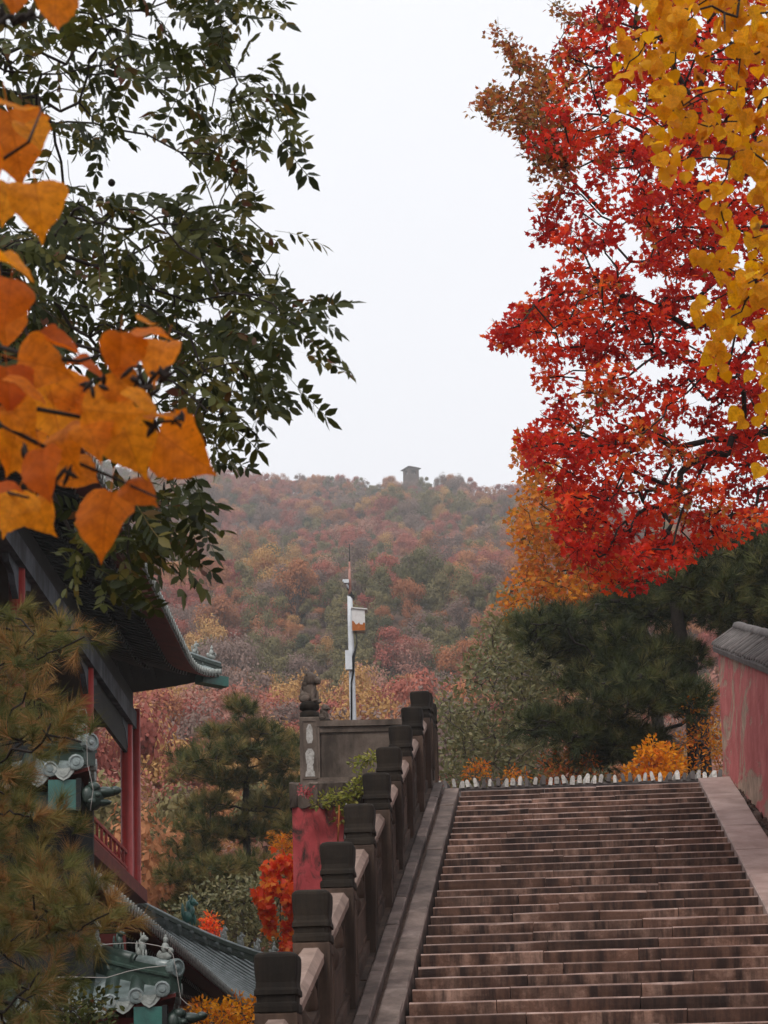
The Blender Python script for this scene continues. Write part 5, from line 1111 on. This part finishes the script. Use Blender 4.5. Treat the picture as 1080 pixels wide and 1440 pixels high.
for _ in range(9800):
    Y_ = math.sqrt(rg.uniform(46 ** 2, 512 ** 2)) if rg.random() < .80 else rg.uniform(46, 300); X_ = rg.uniform(-.26 * Y_ - 6, .24 * Y_ + 8)
    fx = project((X_, Y_, ground_z(X_, Y_) + 1))[0]
    if (abs(fx - 578) < 10 and Y_ > 478) or (Y_ < 60 and X_ > -2.5) or (fx > 860 and rg.random() < .55): continue
    # neighbours share kinds in patches
    pn = math.sin(X_ * .11 + Y_ * .023) + math.sin(Y_ * .061 - X_ * .07 + 1.3); w = probs.copy()
    w[0] *= math.exp(.8 * pn); w[1] *= math.exp(.6 * math.sin(Y_ * .045 + X_ * .05)); w[2] *= math.exp(-.8 * pn); w[4] *= math.exp(.8 * math.sin(X_ * .09 - Y_ * .03 + 2)); w[6] *= 4.0 if Y_ < 110 else 1.2; w[3] *= 1.3 if Y_ < 120 else .6
    if Y_ > 430: w[4] *= 1.6; w[0] *= 1.2; w[3] *= .2
    k = int(rg.choice(len(kinds), p=w / w.sum())); s = (.75 + 1.45 * rg.random() ** 1.6) * (1 + .0006 * Y_)
    if k == 5: s *= .85
    if Y_ > 440: s = min(s, 2.1)
    items.append((s / Y_, X_, Y_, ground_z(X_, Y_) + s * rg.uniform(.15, .6), s, k, rg.uniform(0, 6.28), rg.uniform(.8, 1.55), int(rg.integers(0, 2)), fx))
vis = [i for i in range(len(items)) if 100 < items[i][9] < 780]
vis.sort(key=lambda i: -items[i][0]); ind = set(vis[:290])
for i in sorted(ind):
    _, X_, Y_, z_, s, k, rot, hgt, vv, fx = items[i]
    o = link('hill_tree', protos[2 * k + vv], None, mtx=Matrix.Translation((X_, Y_, z_)) @ Matrix.Rotation(rot, 4, 'Z') @ Matrix.Diagonal((s, s, s * hgt, 1)))
    where = 'behind the pavilion columns' if fx < 215 else 'behind the mid pine' if fx < 425 else 'behind the instrument pole' if fx < 560 else 'behind the upper balustrade posts' if fx < 640 else 'behind the olive tree'
    setp(o, ('large ' if s > 1.85 else 'small ' if s < 1.4 else 'middling ') + kinds[k][0] + ' tree low on the hillside ' + where, 'tree', 'trees on the hillside')
rest = [items[i] for i in range(len(items)) if i not in ind]
me = bpy.data.meshes.new('hillside_wood'); me.vertices.add(len(rest)); me.vertices.foreach_set('co', np.array([(q[1], q[2], q[3]) for q in rest], np.float32).ravel())
for nm, ty, vals in (('kind', 'INT', [2 * q[5] + q[8] for q in rest]), ('rot', 'FLOAT', [q[6] for q in rest]), ('size', 'FLOAT', [q[4] for q in rest]), ('tall', 'FLOAT', [q[4] * q[7] for q in rest])):
    me.attributes.new(nm, ty, 'POINT').data.foreach_set('value', vals)
wood = link('hillside_wood', me); setp(wood, 'dense autumn wood covering the far hillside up to the ridge', 'wood', kind='stuff')
ng = bpy.data.node_groups.new('wood', 'GeometryNodeTree'); ng.interface.new_socket('Geometry', in_out='INPUT', socket_type='NodeSocketGeometry'); ng.interface.new_socket('Geometry', in_out='OUTPUT', socket_type='NodeSocketGeometry')
gn, gl = ng.nodes, ng.links; gi, go = gn.new('NodeGroupInput'), gn.new('NodeGroupOutput'); jn = gn.new('GeometryNodeJoinGeometry')
def attr(nm, ty): a = gn.new('GeometryNodeInputNamedAttribute'); a.data_type = ty; a.inputs[0].default_value = nm; return a.outputs[0]
ak, ar, asz, at_ = attr('kind', 'INT'), attr('rot', 'FLOAT'), attr('size', 'FLOAT'), attr('tall', 'FLOAT')
cr = gn.new('ShaderNodeCombineXYZ'); gl.new(ar, cr.inputs[2]); cs = gn.new('ShaderNodeCombineXYZ'); gl.new(asz, cs.inputs[0]); gl.new(asz, cs.inputs[1]); gl.new(at_, cs.inputs[2])
src = {}
for i in sorted(ind): src.setdefault(2 * items[i][5] + items[i][8], None)
holders = {}
for o in COL.objects:
    if o.name.startswith('hill_tree') and o.data in protos: holders.setdefault(protos.index(o.data), o)
for k in range(len(protos)):
    if k not in holders: holders[k] = holders.get(k ^ 1) or next(iter(holders.values()))
    oi = gn.new('GeometryNodeObjectInfo'); oi.transform_space = 'ORIGINAL'; oi.inputs['Object'].default_value = holders[k]; oi.inputs['As Instance'].default_value = True
    cmp_ = gn.new('FunctionNodeCompare'); cmp_.data_type = 'INT'; cmp_.operation = 'EQUAL'; gl.new(ak, cmp_.inputs[2]); cmp_.inputs[3].default_value = k
    ip = gn.new('GeometryNodeInstanceOnPoints'); gl.new(gi.outputs[0], ip.inputs['Points']); gl.new(cmp_.outputs[0], ip.inputs['Selection']); gl.new(oi.outputs['Geometry'], ip.inputs['Instance'])
    gl.new(cr.outputs[0], ip.inputs['Rotation']); gl.new(cs.outputs[0], ip.inputs['Scale']); gl.new(ip.outputs[0], jn.inputs[0])
gl.new(jn.outputs[0], go.inputs[0]); md = wood.modifiers.new('wood', 'NODES'); md.node_group = ng
print('hill trees', len(items))

# ------------------------------------------------------------------ autumn haze
HZ = 0.0007
hb = MB(); hb.hexa([(x, y, z) for z in (-3.2, 200) for x, y in ((-420, -215), (420, -215), (420, 640), (-420, 640))])
hm_, hn, hl = nt('haze_air'); pv = hn.new('ShaderNodeVolumePrincipled'); pv.inputs['Density'].default_value = HZ; pv.inputs['Color'].default_value = (.95, .94, .93, 1); pv.inputs['Anisotropy'].default_value = .2
ho = hn.new('ShaderNodeOutputMaterial'); hl.new(pv.outputs[0], ho.inputs['Volume'])
setp(obj('haze', hb, hm_), 'thin pale autumn haze in the valley air', kind='stuff')
